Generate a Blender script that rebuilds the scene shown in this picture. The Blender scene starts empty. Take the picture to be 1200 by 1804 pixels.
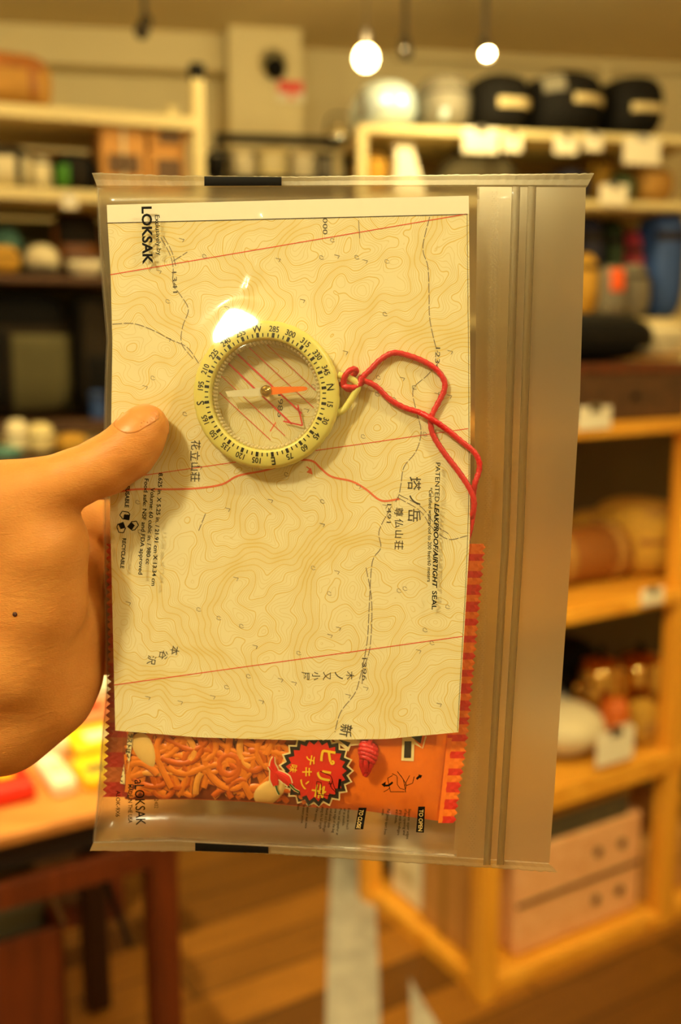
import bpy, bmesh, math, random
import numpy as np
from mathutils import Vector
R = math.radians
SC = bpy.context.scene
COL = SC.collection
random.seed(7)

# ------------------------------------------------------------------ camera
F = 1750.0                       # focal length in pixels of the 1200 x 1804 frame
PITCH = R(10.0)
CAM = np.array([0.0, 0.0, 1.5])
AX_R = np.array([1.0, 0.0, 0.0])
AX_U = np.array([0.0, math.sin(PITCH), math.cos(PITCH)])
AX_F = np.array([0.0, math.cos(PITCH), -math.sin(PITCH)])
cam_data = bpy.data.cameras.new('camera')
cam = bpy.data.objects.new('camera', cam_data)
COL.objects.link(cam)
cam.location = CAM
cam.rotation_euler = (R(90) - PITCH, 0, 0)
cam_data.sensor_fit = 'VERTICAL'
cam_data.sensor_height = 23.5
cam_data.lens = F * 23.5 / 1804
cam_data.clip_start = 0.01
cam_data.dof.use_dof = True
cam_data.dof.focus_distance = 0.329
cam_data.dof.aperture_fstop = 4.5
SC.camera = cam

# ------------------------------------------------------------------ view, world
SC.view_settings.view_transform = 'Standard'
SC.view_settings.look = 'None'
SC.view_settings.gamma = 1.0
SC.view_settings.exposure = 0.0
SC.view_settings.use_curve_mapping = False
world = bpy.data.worlds.new('world')
SC.world = world
world.use_nodes = True
world.node_tree.nodes['Background'].inputs[0].default_value = (1.0, 0.72, 0.34, 1)
world.node_tree.nodes['Background'].inputs[1].default_value = 0.05

# ------------------------------------------------------------------ ceiling lamps outside the frame, added fill for the rack
WARM = (1.0, 0.93, 0.58)
AMBER = (1.0, 0.79, 0.34)
def room_light(name, loc, watts, radius=0.04, col=WARM, spot=None, aim=None, blend=0.6):
    d = bpy.data.lights.new(name, 'SPOT' if spot else 'POINT')
    d.energy = watts
    d.color = col
    d.shadow_soft_size = radius
    if spot:
        d.spot_size = R(spot)
        d.spot_blend = blend
    o = bpy.data.objects.new(name, d)
    COL.objects.link(o)
    o.location = loc
    if aim is not None:
        o.rotation_euler = (Vector(aim) - Vector(loc)).to_track_quat('-Z', 'Y').to_euler()
    return o
KEY_A = (-0.74, -0.52, 2.45)      # track lamp up and to the left behind the photographer
KEY_B = (0.95, -0.30, 2.45)       # track lamp up and to the right
room_light('track_lamp_light', KEY_A, 59, 0.075)
room_light('track_lamp_light', KEY_B, 30, 0.06)
room_light('display_spot_light', (-0.75, 1.55, 2.5), 190, 0.04, AMBER, spot=52, aim=(-0.80, 1.85, 0.75))
room_light('rack_fill_light', (0.55, 0.9, 2.5), 17, 0.05, AMBER)  # fill light added to brighten the pine rack
room_light('rack_fill_light', (0.35, 0.8, 2.5), 115, 0.05, AMBER, spot=38, aim=(0.78, 2.3, 0.15))  # added fill aimed at the lower rack, no fixture behind it
room_light('aisle_light', (-1.25, 2.3, 2.5), 13, 0.05, AMBER)
room_light('aisle_light', (1.9, 2.3, 2.5), 12, 0.05, AMBER)
room_light('aisle_light', (0.15, 2.0, 2.5), 10, 0.05, AMBER)
room_light('floor_light', (-0.1, 1.6, 2.5), 14, 0.05, AMBER, spot=70, aim=(0.0, 2.4, 0.0))

# ------------------------------------------------------------------ pixels to points
def ray(x, y):
    return AX_R * ((x - 600) / F) + AX_U * ((902 - y) / F) + AX_F
D0 = 0.335
GX, GY = 4.9e-5, -5.3e-5
BN = -(GX * F * AX_R - GY * F * AX_U + AX_F)
BN = BN / np.linalg.norm(BN)      # the bag's normal, towards the photographer
BP = CAM + D0 * ray(600, 902)
def S(x, y, h=0.0):
    """Point of the bag's plane (raised by h millimetres towards the viewer)."""
    x = np.asarray(x, float); y = np.asarray(y, float); h = np.asarray(h, float) * 1e-3
    r = ((x - 600) / F)[..., None] * AX_R + ((902 - y) / F)[..., None] * AX_U + AX_F
    t = (h + (BP - CAM) @ BN) / (r @ BN)
    return CAM + t[..., None] * r
EX = S(700, 902) - S(600, 902); EX = EX / np.linalg.norm(EX)
EY = np.cross(BN, EX)
def floor_at(x, y, z=0.0):
    r = ray(x, y)
    return CAM + r * ((z - CAM[2]) / r[2])

class Frame:
    """A vertical face in the room: e runs along it, b away from the camera."""
    def __init__(self, ox, oy, az):
        self.o = np.array([ox, oy, 0.0])
        self.e = np.array([math.sin(R(az)), math.cos(R(az)), 0.0])
        self.b = np.array([-self.e[1], self.e[0], 0.0])
        if self.b[1] < 0: self.b = -self.b
    def hit(self, x, y, off=0.0):
        r = ray(x, y)
        t = (off - (CAM - self.o) @ self.b) / (r @ self.b)
        p = CAM + t * r
        return (p - self.o) @ self.e, p[2]
    def p(self, s, off, z):
        return self.o + self.e * s + self.b * off + np.array([0, 0, z])

# ------------------------------------------------------------------ materials
def lin(c):
    return tuple((v / 12.92 if v <= 0.04045 else ((v + 0.055) / 1.055) ** 2.4) for v in (c[0] / 255, c[1] / 255, c[2] / 255))
MATS = {}
def mat(name, rgb, rough=0.6, metal=0.0, var=0.12, scale=30.0, bump=0.0, bscale=200.0, emit=0.0, sss=0.0, spec=0.5):
    """Principled material whose colour is broken up by a noise texture."""
    if name in MATS: return MATS[name]
    m = bpy.data.materials.new(name)
    m.use_nodes = True
    nt = m.node_tree; N = nt.nodes; L = nt.links
    b = N['Principled BSDF']
    b.inputs['Roughness'].default_value = rough
    b.inputs['Metallic'].default_value = metal
    b.inputs['Specular IOR Level'].default_value = spec
    c = lin(rgb)
    tc = N.new('ShaderNodeTexCoord')
    if var > 0:
        nz = N.new('ShaderNodeTexNoise'); nz.inputs['Scale'].default_value = scale; nz.inputs['Detail'].default_value = 4
        L.new(tc.outputs['Object'], nz.inputs['Vector'])
        mx = N.new('ShaderNodeMix'); mx.data_type = 'RGBA'
        mx.inputs[6].default_value = (*[v * (1 - var) for v in c], 1)
        mx.inputs[7].default_value = (*[min(1, v * (1 + var)) for v in c], 1)
        L.new(nz.outputs['Fac'], mx.inputs[0])
        L.new(mx.outputs[2], b.inputs['Base Color'])
    else:
        b.inputs['Base Color'].default_value = (*c, 1)
    if bump > 0:
        n2 = N.new('ShaderNodeTexNoise'); n2.inputs['Scale'].default_value = bscale; n2.inputs['Detail'].default_value = 5
        L.new(tc.outputs['Object'], n2.inputs['Vector'])
        bp = N.new('ShaderNodeBump'); bp.inputs['Strength'].default_value = bump; bp.inputs['Distance'].default_value = 0.003
        L.new(n2.outputs['Fac'], bp.inputs['Height']); L.new(bp.outputs['Normal'], b.inputs['Normal'])
    if emit > 0:
        b.inputs['Emission Color'].default_value = (*c, 1); b.inputs['Emission Strength'].default_value = emit
    if sss > 0:
        b.inputs['Subsurface Weight'].default_value = sss
        b.inputs['Subsurface Radius'].default_value = (1.0, 0.4, 0.2)
        b.inputs['Subsurface Scale'].default_value = 0.004
    MATS[name] = m
    return m

def film_mat(name, haze, tint, ior=1.5, rough=0.06, bump=0.25, bscale=60.0, trans=0.35, frost=0.0):
    """Thin plastic film: see-through, a little hazy, glossy by Fresnel; frost blurs what lies behind."""
    m = bpy.data.materials.new(name); m.use_nodes = True
    nt = m.node_tree; N = nt.nodes; L = nt.links
    for n in list(N): N.remove(n)
    out = N.new('ShaderNodeOutputMaterial')
    tr = N.new('ShaderNodeBsdfTransparent'); tr.inputs[0].default_value = (0.98, 0.98, 0.97, 1)
    clear = tr.outputs[0]
    if frost > 0:
        rf = N.new('ShaderNodeBsdfRefraction'); rf.inputs['IOR'].default_value = 1.12
        rf.inputs['Roughness'].default_value = 0.75; rf.inputs[0].default_value = (0.95, 0.95, 0.93, 1)
        mf = N.new('ShaderNodeMixShader'); mf.inputs[0].default_value = frost
        L.new(clear, mf.inputs[1]); L.new(rf.outputs[0], mf.inputs[2]); clear = mf.outputs[0]
    df = N.new('ShaderNodeBsdfDiffuse'); df.inputs[0].default_value = (*lin(tint), 1)
    tl = N.new('ShaderNodeBsdfTranslucent'); tl.inputs[0].default_value = (*lin(tint), 1)
    m1 = N.new('ShaderNodeMixShader'); m1.inputs[0].default_value = trans
    L.new(df.outputs[0], m1.inputs[1]); L.new(tl.outputs[0], m1.inputs[2])
    m2 = N.new('ShaderNodeMixShader'); m2.inputs[0].default_value = haze
    L.new(clear, m2.inputs[1]); L.new(m1.outputs[0], m2.inputs[2])
    gl = N.new('ShaderNodeBsdfGlossy'); gl.inputs['Roughness'].default_value = rough
    gs = N.new('ShaderNodeBsdfGlossy'); gs.inputs['Roughness'].default_value = min(1.0, rough * 3.2)
    tc = N.new('ShaderNodeTexCoord')
    nz = N.new('ShaderNodeTexNoise'); nz.inputs['Scale'].default_value = bscale; nz.inputs['Detail'].default_value = 3
    L.new(tc.outputs['Object'], nz.inputs['Vector'])
    bp = N.new('ShaderNodeBump'); bp.inputs['Strength'].default_value = bump; bp.inputs['Distance'].default_value = 0.002
    L.new(nz.outputs['Fac'], bp.inputs['Height'])
    L.new(bp.outputs['Normal'], gl.inputs['Normal']); L.new(bp.outputs['Normal'], gs.inputs['Normal'])
    mg = N.new('ShaderNodeMixShader'); mg.inputs[0].default_value = 0.5
    L.new(gl.outputs[0], mg.inputs[1]); L.new(gs.outputs[0], mg.inputs[2])
    ge = N.new('ShaderNodeNewGeometry')                     # Schlick reflectance, the same from both sides of a thin film
    dt = N.new('ShaderNodeVectorMath'); dt.operation = 'DOT_PRODUCT'
    L.new(ge.outputs['Incoming'], dt.inputs[0]); L.new(bp.outputs['Normal'], dt.inputs[1])
    def mth(op, x, y):
        n = N.new('ShaderNodeMath'); n.operation = op; n.use_clamp = True
        for i, v in enumerate((x, y)):
            if isinstance(v, (int, float)): n.inputs[i].default_value = v
            else: L.new(v, n.inputs[i])
        return n.outputs[0]
    ab = N.new('ShaderNodeMath'); ab.operation = 'ABSOLUTE'; L.new(dt.outputs['Value'], ab.inputs[0])
    f0 = ((ior - 1) / (ior + 1)) ** 2
    pw = mth('POWER', mth('SUBTRACT', 1.0, ab.outputs[0]), 5.0)
    fro = mth('ADD', mth('MULTIPLY', pw, 1 - f0), f0)
    m3 = N.new('ShaderNodeMixShader')
    L.new(fro, m3.inputs[0]); L.new(m2.outputs[0], m3.inputs[1]); L.new(mg.outputs[0], m3.inputs[2])
    L.new(m3.outputs[0], out.inputs[0])
    MATS[name] = m
    return m

def emit_mat(name, rgb, strength):
    m = bpy.data.materials.new(name); m.use_nodes = True
    b = m.node_tree.nodes['Principled BSDF']
    b.inputs['Base Color'].default_value = (*lin(rgb), 1)
    b.inputs['Emission Color'].default_value = (*lin(rgb), 1)
    b.inputs['Emission Strength'].default_value = strength
    return m

def wood_mat(name, c1, c2, rough=0.45, along=(1, 0, 0), scale=1.0):
    m = bpy.data.materials.new(name); m.use_nodes = True
    nt = m.node_tree; N = nt.nodes; L = nt.links; b = N['Principled BSDF']
    tc = N.new('ShaderNodeTexCoord')
    mp = N.new('ShaderNodeMapping')
    mp.inputs['Scale'].default_value = tuple((2.0 if a else 26.0) * scale for a in along)
    L.new(tc.outputs['Object'], mp.inputs['Vector'])
    nz = N.new('ShaderNodeTexNoise'); nz.inputs['Scale'].default_value = 1.6; nz.inputs['Detail'].default_value = 6; nz.inputs['Distortion'].default_value = 0.8
    L.new(mp.outputs[0], nz.inputs['Vector'])
    rp = N.new('ShaderNodeValToRGB')
    rp.color_ramp.elements[0].position = 0.3; rp.color_ramp.elements[0].color = (*lin(c1), 1)
    rp.color_ramp.elements[1].position = 0.7; rp.color_ramp.elements[1].color = (*lin(c2), 1)
    L.new(nz.outputs['Fac'], rp.inputs[0]); L.new(rp.outputs[0], b.inputs['Base Color'])
    b.inputs['Roughness'].default_value = rough
    bp = N.new('ShaderNodeBump'); bp.inputs['Strength'].default_value = 0.15; bp.inputs['Distance'].default_value = 0.002
    L.new(nz.outputs['Fac'], bp.inputs['Height']); L.new(bp.outputs['Normal'], b.inputs['Normal'])
    MATS[name] = m
    return m

# ------------------------------------------------------------------ mesh helpers
WORLD = {}
class MB:
    def __init__(self): self.v = []; self.f = []; self.m = []; self.n = 0
    def add(self, V, Fs, mi=0):
        V = np.asarray(V, float).reshape(-1, 3)
        self.v.append(V)
        for f in Fs:
            self.f.append(tuple(int(i) + self.n for i in f)); self.m.append(mi)
        self.n += len(V)
        return self
    def build(self, name, mats, parent=None, smooth=False, origin=None):
        V = np.concatenate(self.v) if self.v else np.zeros((0, 3))
        if origin is None:
            origin = WORLD[parent.name] if parent is not None else (V.min(0) + V.max(0)) / 2
        origin = np.asarray(origin, float)
        me = bpy.data.meshes.new(name)
        me.from_pydata((V - origin).tolist(), [], self.f)
        ms = mats if isinstance(mats, (list, tuple)) else [mats]
        for m in ms: me.materials.append(m)
        if len(ms) > 1: me.polygons.foreach_set('material_index', self.m)
        if smooth: me.polygons.foreach_set('use_smooth', [True] * len(me.polygons))
        me.update()
        o = bpy.data.objects.new(name, me)
        COL.objects.link(o)
        if parent is not None:
            o.parent = parent
            o.location = origin - WORLD[parent.name]
        else:
            o.location = origin
        WORLD[o.name] = origin
        return o

def tag(o, label, cat, group=None):
    o['label'] = label; o['category'] = cat
    if group: o['group'] = group
    return o
def thing(name, label, cat, loc, group=None):
    o = bpy.data.objects.new(name, None); COL.objects.link(o)
    o.location = loc; o.empty_display_size = 0.05
    WORLD[o.name] = np.asarray(loc, float)
    return tag(o, label, cat, group)
def struct(o):
    o['kind'] = 'structure'; return o

def grid_faces(nu, nv, closed=False):
    Fs = []
    for i in range(nu - 1):
        for j in range(nv if closed else nv - 1):
            k = (j + 1) % nv
            Fs.append((i * nv + j, i * nv + k, (i + 1) * nv + k, (i + 1) * nv + j))
    return Fs
def box_vf(P, bev=0.0, segs=2):
    """8 corners in the order z-low ring, z-high ring -> bevelled box."""
    Fs = [(0, 3, 2, 1), (4, 5, 6, 7), (0, 1, 5, 4), (1, 2, 6, 5), (2, 3, 7, 6), (3, 0, 4, 7)]
    if bev <= 0: return np.array(P), Fs
    bm = bmesh.new()
    vs = [bm.verts.new(tuple(p)) for p in P]
    for f in Fs: bm.faces.new([vs[i] for i in f])
    bmesh.ops.bevel(bm, geom=list(bm.edges), offset=bev, segments=segs, profile=0.5, affect='EDGES')
    bm.verts.index_update()
    V = np.array([tuple(v.co) for v in bm.verts]); G = [tuple(v.index for v in f.verts) for f in bm.faces]
    bm.free()
    return V, G
def fbox(fr, s0, s1, o0, o1, z0, z1, bev=0.0):
    P = [fr.p(s0, o0, z0), fr.p(s1, o0, z0), fr.p(s1, o1, z0), fr.p(s0, o1, z0),
         fr.p(s0, o0, z1), fr.p(s1, o0, z1), fr.p(s1, o1, z1), fr.p(s0, o1, z1)]
    return box_vf(P, bev)
def tube_vf(P, rad, sides=10, cap=True, braid=None, flat=None):
    P = np.asarray(P, float); n = len(P)
    T = np.gradient(P, axis=0); T /= np.linalg.norm(T, axis=1)[:, None] + 1e-12
    a = np.array([0, 0, 1.0]) if abs(T[0][2]) < 0.9 else np.array([1.0, 0, 0])
    N = np.cross(T[0], a); N /= np.linalg.norm(N)
    rad = np.broadcast_to(np.asarray(rad, float), (n,))
    L = np.concatenate([[0], np.cumsum(np.linalg.norm(np.diff(P, axis=0), axis=1))])
    V = []
    ph = np.linspace(0, 2 * math.pi, sides, endpoint=False)
    for i in range(n):
        N = N - T[i] * (N @ T[i]); N /= np.linalg.norm(N) + 1e-12
        B = np.cross(T[i], N)
        r = np.full(sides, rad[i])
        if braid:
            k = 2 * math.pi * L[i] / braid
            r = r * (0.84 + 0.20 * np.maximum(np.abs(np.cos(2 * ph + k)), np.abs(np.cos(2 * ph - k))) ** 2)
        V.append(P[i] + (np.cos(ph) * r)[:, None] * N + (np.sin(ph) * r)[:, None] * B)
    Fs = grid_faces(n, sides, True)
    if cap:
        Fs.append(tuple(range(sides))[::-1]); Fs.append(tuple((n - 1) * sides + j for j in range(sides)))
    return np.concatenate(V), Fs
def spline(pts, per=8):
    """Catmull-Rom through the points (any dimension)."""
    P = np.asarray(pts, float); P = np.vstack([2 * P[0] - P[1], P, 2 * P[-1] - P[-2]])
    out = []
    for i in range(1, len(P) - 2):
        for t in np.linspace(0, 1, per, endpoint=False):
            a, b, c, d = P[i - 1], P[i], P[i + 1], P[i + 2]
            out.append(0.5 * (2 * b + (c - a) * t + (2 * a - 5 * b + 4 * c - d) * t * t + (3 * b - a - 3 * c + d) * t ** 3))
    out.append(P[-2])
    return np.array(out)
def lathe_vf(prof, c, ax=None, seg=40):
    """prof: (radius, height) pairs around the axis; ax = three world vectors (x, y, axis)."""
    c = np.asarray(c, float)
    X, Y, Z = ax if ax is not None else (np.array([1.0, 0, 0]), np.array([0, 1.0, 0]), np.array([0, 0, 1.0]))
    ph = np.linspace(0, 2 * math.pi, seg, endpoint=False)
    V = []
    for r, z in prof:
        V.append(c + r * (np.cos(ph)[:, None] * X + np.sin(ph)[:, None] * Y) + z * Z)
    return np.concatenate(V), grid_faces(len(prof), seg, True)
def wob(P, seed, f):
    rs = np.random.RandomState(seed); out = np.zeros(len(P))
    for k in range(7):
        d = rs.normal(size=3); d /= np.linalg.norm(d)
        out += np.sin(P @ d * f * (0.7 + 0.35 * k) + rs.uniform(0, 6.28)) / (1 + 0.5 * k)
    return out / 3

# ------------------------------------------------------------------ writing
TXT = {}
def text_mesh(txt, bold=0.0, shear=0.0):
    key = (txt, bold, shear)
    if key not in TXT:
        cu = bpy.data.curves.new('writing', 'FONT'); cu.body = txt; cu.size = 1; cu.fill_mode = 'FRONT'
        cu.offset = bold; cu.shear = shear; cu.resolution_u = 3
        o = bpy.data.objects.new('writing', cu); COL.objects.link(o)
        ev = o.evaluated_get(bpy.context.evaluated_depsgraph_get()); me = ev.to_mesh()
        V = np.array([tuple(v.co) for v in me.vertices]).reshape(-1, 3)
        G = [tuple(p.vertices) for p in me.polygons]
        ev.to_mesh_clear(); bpy.data.objects.remove(o); bpy.data.curves.remove(cu)
        TXT[key] = (V, G)
    return TXT[key]
def text_line(mb, txt, p0, p1, cap, hf, bold=0.0, shear=0.0, mi=0):
    """Writing whose baseline runs from pixel p0 to p1, capitals cap pixels high, on the bag at height hf(x, y)."""
    V, G = text_mesh(txt, bold, shear)
    if len(V) == 0: return
    p0 = np.array(p0, float); p1 = np.array(p1, float); d = p1 - p0; ln = np.linalg.norm(d); d /= ln
    up = np.array([d[1], -d[0]])
    x = (V[:, 0] - V[:, 0].min()) / (np.ptp(V[:, 0]) + 1e-9) * ln; y = V[:, 1] / 0.70 * cap
    q = p0 + x[:, None] * d + y[:, None] * up
    mb.add(S(q[:, 0], q[:, 1], hf(q[:, 0], q[:, 1])), G, mi)
def char_at(mb, ch, c, size, ang, hf, bold=0.0, mi=0, sx=1.0):
    V, G = text_mesh(ch, bold)
    mn, mx = V.min(0), V.max(0); k = size / max(mx[1] - mn[1], mx[0] - mn[0])
    x = (V[:, 0] - (mn[0] + mx[0]) / 2) * k * sx; y = (V[:, 1] - (mn[1] + mx[1]) / 2) * k
    a = R(ang); d = np.array([math.cos(a), math.sin(a)]); up = np.array([d[1], -d[0]])
    q = np.array(c, float) + x[:, None] * d + y[:, None] * up
    mb.add(S(q[:, 0], q[:, 1], hf(q[:, 0], q[:, 1])), G, mi)
def poly(mb, pts, hf, mi=0):
    q = np.array(pts, float)
    mb.add(S(q[:, 0], q[:, 1], hf(q[:, 0], q[:, 1])), [tuple(range(len(q)))], mi)
def stroke(mb, pts, w, hf, mi=0, dash=None, smooth=True, per=6):
    q = spline(pts, per) if smooth and len(pts) > 2 else np.array(pts, float)
    if len(q) == 2: q = np.linspace(q[0], q[1], 40)
    L = np.concatenate([[0], np.cumsum(np.linalg.norm(np.diff(q, axis=0), axis=1))])
    runs = [(0, L[-1])]
    if dash:
        runs = []; t = 0
        while t < L[-1]: runs.append((t, min(t + dash[0], L[-1]))); t += dash[0] + dash[1]
    for a, b in runs:
        n = max(2, int((b - a) / 4) + 1); tt = np.linspace(a, b, n)
        p = np.stack([np.interp(tt, L, q[:, 0]), np.interp(tt, L, q[:, 1])], 1)
        g = np.gradient(p, axis=0); g /= np.linalg.norm(g, axis=1)[:, None] + 1e-9
        nn = np.stack([-g[:, 1], g[:, 0]], 1) * w / 2
        A = p + nn; B = p - nn
        V = np.stack([S(A[:, 0], A[:, 1], hf(A[:, 0], A[:, 1])), S(B[:, 0], B[:, 1], hf(B[:, 0], B[:, 1]))], 1).reshape(-1, 3)
        mb.add(V, grid_faces(n, 2), mi)

# ================================================================== the room
m_wall = mat('cream_wall', (222, 206, 160), 0.85, var=0.05, scale=3, bump=0.05, bscale=80)
m_ceil = mat('cream_ceiling', (226, 206, 156), 0.9, var=0.05, scale=3)
def floor_material():
    m = bpy.data.materials.new('plank_floor'); m.use_nodes = True
    nt = m.node_tree; N = nt.nodes; L = nt.links; b = N['Principled BSDF']
    tc = N.new('ShaderNodeTexCoord'); mp = N.new('ShaderNodeMapping')
    mp.inputs['Rotation'].default_value = (0, 0, R(-31)); L.new(tc.outputs['Object'], mp.inputs['Vector'])
    br = N.new('ShaderNodeTexBrick'); br.inputs['Scale'].default_value = 1.0
    br.inputs['Brick Width'].default_value = 1.1; br.inputs['Row Height'].default_value = 0.13
    br.inputs['Mortar Size'].default_value = 0.003; br.offset = 0.37
    br.inputs['Color1'].default_value = (*lin((104, 64, 20)), 1); br.inputs['Color2'].default_value = (*lin((180, 118, 40)), 1)
    br.inputs['Mortar'].default_value = (*lin((50, 28, 12)), 1)
    L.new(mp.outputs[0], br.inputs['Vector'])
    m2 = N.new('ShaderNodeMapping'); m2.inputs['Scale'].default_value = (2.0, 30.0, 1.0); L.new(mp.outputs[0], m2.inputs['Vector'])
    nz = N.new('ShaderNodeTexNoise'); nz.inputs['Scale'].default_value = 2.0; nz.inputs['Detail'].default_value = 5; L.new(m2.outputs[0], nz.inputs['Vector'])
    mx = N.new('ShaderNodeMix'); mx.data_type = 'RGBA'; mx.blend_type = 'MULTIPLY'; mx.inputs[0].default_value = 0.55
    L.new(br.outputs['Color'], mx.inputs[6]); L.new(nz.outputs['Fac'], mx.inputs[7]); L.new(mx.outputs[2], b.inputs['Base Color'])
    b.inputs['Roughness'].default_value = 0.38
    return m
WF = Frame(0.0, 4.35, 80)
def quad(name, pts, m):
    return MB().add(pts, [(0, 1, 2, 3)]).build(name, m)
ZC = 2.66
def slab(name, P, m): return struct(MB().add(*box_vf(P)).build(name, m))
def frbox(name, fr, s0, s1, o0, o1, z0, z1, m): return struct(MB().add(*fbox(fr, s0, s1, o0, o1, z0, z1)).build(name, m))
slab('floor', [(-4, -3, -0.1), (4, -3, -0.1), (4, 6, -0.1), (-4, 6, -0.1), (-4, -3, 0), (4, -3, 0), (4, 6, 0), (-4, 6, 0)], floor_material())
slab('ceiling', [(-4, -3, ZC), (4, -3, ZC), (4, 6, ZC), (-4, 6, ZC), (-4, -3, ZC + .1), (4, -3, ZC + .1), (4, 6, ZC + .1), (-4, 6, ZC + .1)], m_ceil)
frbox('wall_back', WF, -4.2, 4.2, 0.0, 0.12, 0, ZC, m_wall)
slab('wall_left', [(-3.1, -3, 0), (-3.0, -3, 0), (-3.0, 5, 0), (-3.1, 5, 0), (-3.1, -3, ZC), (-3.0, -3, ZC), (-3.0, 5, ZC), (-3.1, 5, ZC)], m_wall)
slab('wall_right', [(3.0, -3, 0), (3.1, -3, 0), (3.1, 5.5, 0), (3.0, 5.5, 0), (3.0, -3, ZC), (3.1, -3, ZC), (3.1, 5.5, ZC), (3.0, 5.5, ZC)], m_wall)
slab('wall_front', [(-4, -2.6, 0), (4, -2.6, 0), (4, -2.5, 0), (-4, -2.5, 0), (-4, -2.6, ZC), (4, -2.6, ZC), (4, -2.5, ZC), (-4, -2.5, ZC)], m_wall)
# beam across the left of the back wall and the pier beside it
sa, za = WF.hit(-80, 112, -0.14); sb, zb = WF.hit(398, 118, -0.14)
frbox('trim_1', WF, sa - 0.6, sb, -0.14, 0.0, (za + zb) / 2, ZC, m_wall)
s0, _ = WF.hit(404, 150, -0.25); s1, _ = WF.hit(532, 150, -0.25)
frbox('trim_2', WF, s0, s1, -0.25, 0.0, 0.0, ZC, m_wall)
# thin conduit along the wall at the right and down to the bags
s0, z0 = WF.hit(700, 92, -0.06); s1, z1 = WF.hit(1210, 118, -0.06); sv, zv = WF.hit(1072, 66, -0.06); _, zw = WF.hit(1072, 150, -0.06)
mb = MB().add(*fbox(WF, s0, s1 + .3, -0.06, -0.02, z1 - .02, z1 + .03)); mb.add(*fbox(WF, sv - .02, sv + .02, -0.065, -0.02, zw - .4, z1))
struct(mb.build('trim_3', m_wall))
# pale worn strip laid on the floor, with a torn piece beside it
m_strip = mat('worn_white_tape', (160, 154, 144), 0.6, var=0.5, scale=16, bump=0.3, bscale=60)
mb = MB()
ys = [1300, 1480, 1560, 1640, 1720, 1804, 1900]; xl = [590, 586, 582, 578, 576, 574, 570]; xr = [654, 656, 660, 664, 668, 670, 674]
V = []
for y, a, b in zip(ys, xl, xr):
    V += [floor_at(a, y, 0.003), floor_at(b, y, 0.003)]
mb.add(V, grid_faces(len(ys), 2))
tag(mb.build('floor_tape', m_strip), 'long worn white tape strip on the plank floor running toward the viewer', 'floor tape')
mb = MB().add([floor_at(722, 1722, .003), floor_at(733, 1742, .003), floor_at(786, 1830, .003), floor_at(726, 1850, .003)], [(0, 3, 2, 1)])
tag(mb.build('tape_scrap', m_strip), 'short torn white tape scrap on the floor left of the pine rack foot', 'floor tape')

# ================================================================== builders for the shop's furniture and goods
def patch_box(fr, s0, s1, z0, z1, off, t=0.004, bev=0.0015):
    return fbox(fr, s0, s1, off - t, off, z0, z1, bev)
def span(fr, x0, x1, yt, off):
    s0, _ = fr.hit(x0, yt, off); s1, z = fr.hit(x1, yt, off); _, z2 = fr.hit(x0, yt, off)
    return s0, s1, (z + z2) / 2
def carton(fr, x0, x1, yt, zb, off, depth, m, name, label, cat, parts=(), group=None, bev=0.008, lid=None):
    """A box on a shelf: body, optional lid, and parts given as (name, u0, u1, w0, w1, material) on its face."""
    s0, s1, zt = span(fr, x0, x1, yt, off); zt = max(zt, zb + 0.02)
    r = thing(name, label, cat, fr.p((s0 + s1) / 2, off + depth / 2, zb), group)
    hb = (zt - zb); zl = zb + hb * (1 - (0.16 if lid else 0))
    MB().add(*fbox(fr, s0, s1, off, off + depth, zb, zl, bev)).build('body', m, r)
    if lid: MB().add(*fbox(fr, s0 - .006, s1 + .006, off - .006, off + depth + .006, zl, zt, bev)).build('lid', lid, r)
    for pn, u0, u1, w0, w1, pm in parts:
        MB().add(*patch_box(fr, s0 + (s1 - s0) * u0, s0 + (s1 - s0) * u1, zb + hb * w0, zb + hb * w1, off - (0.006 if lid and w1 > .84 else 0))).build(pn, pm, r)
    return r
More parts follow.
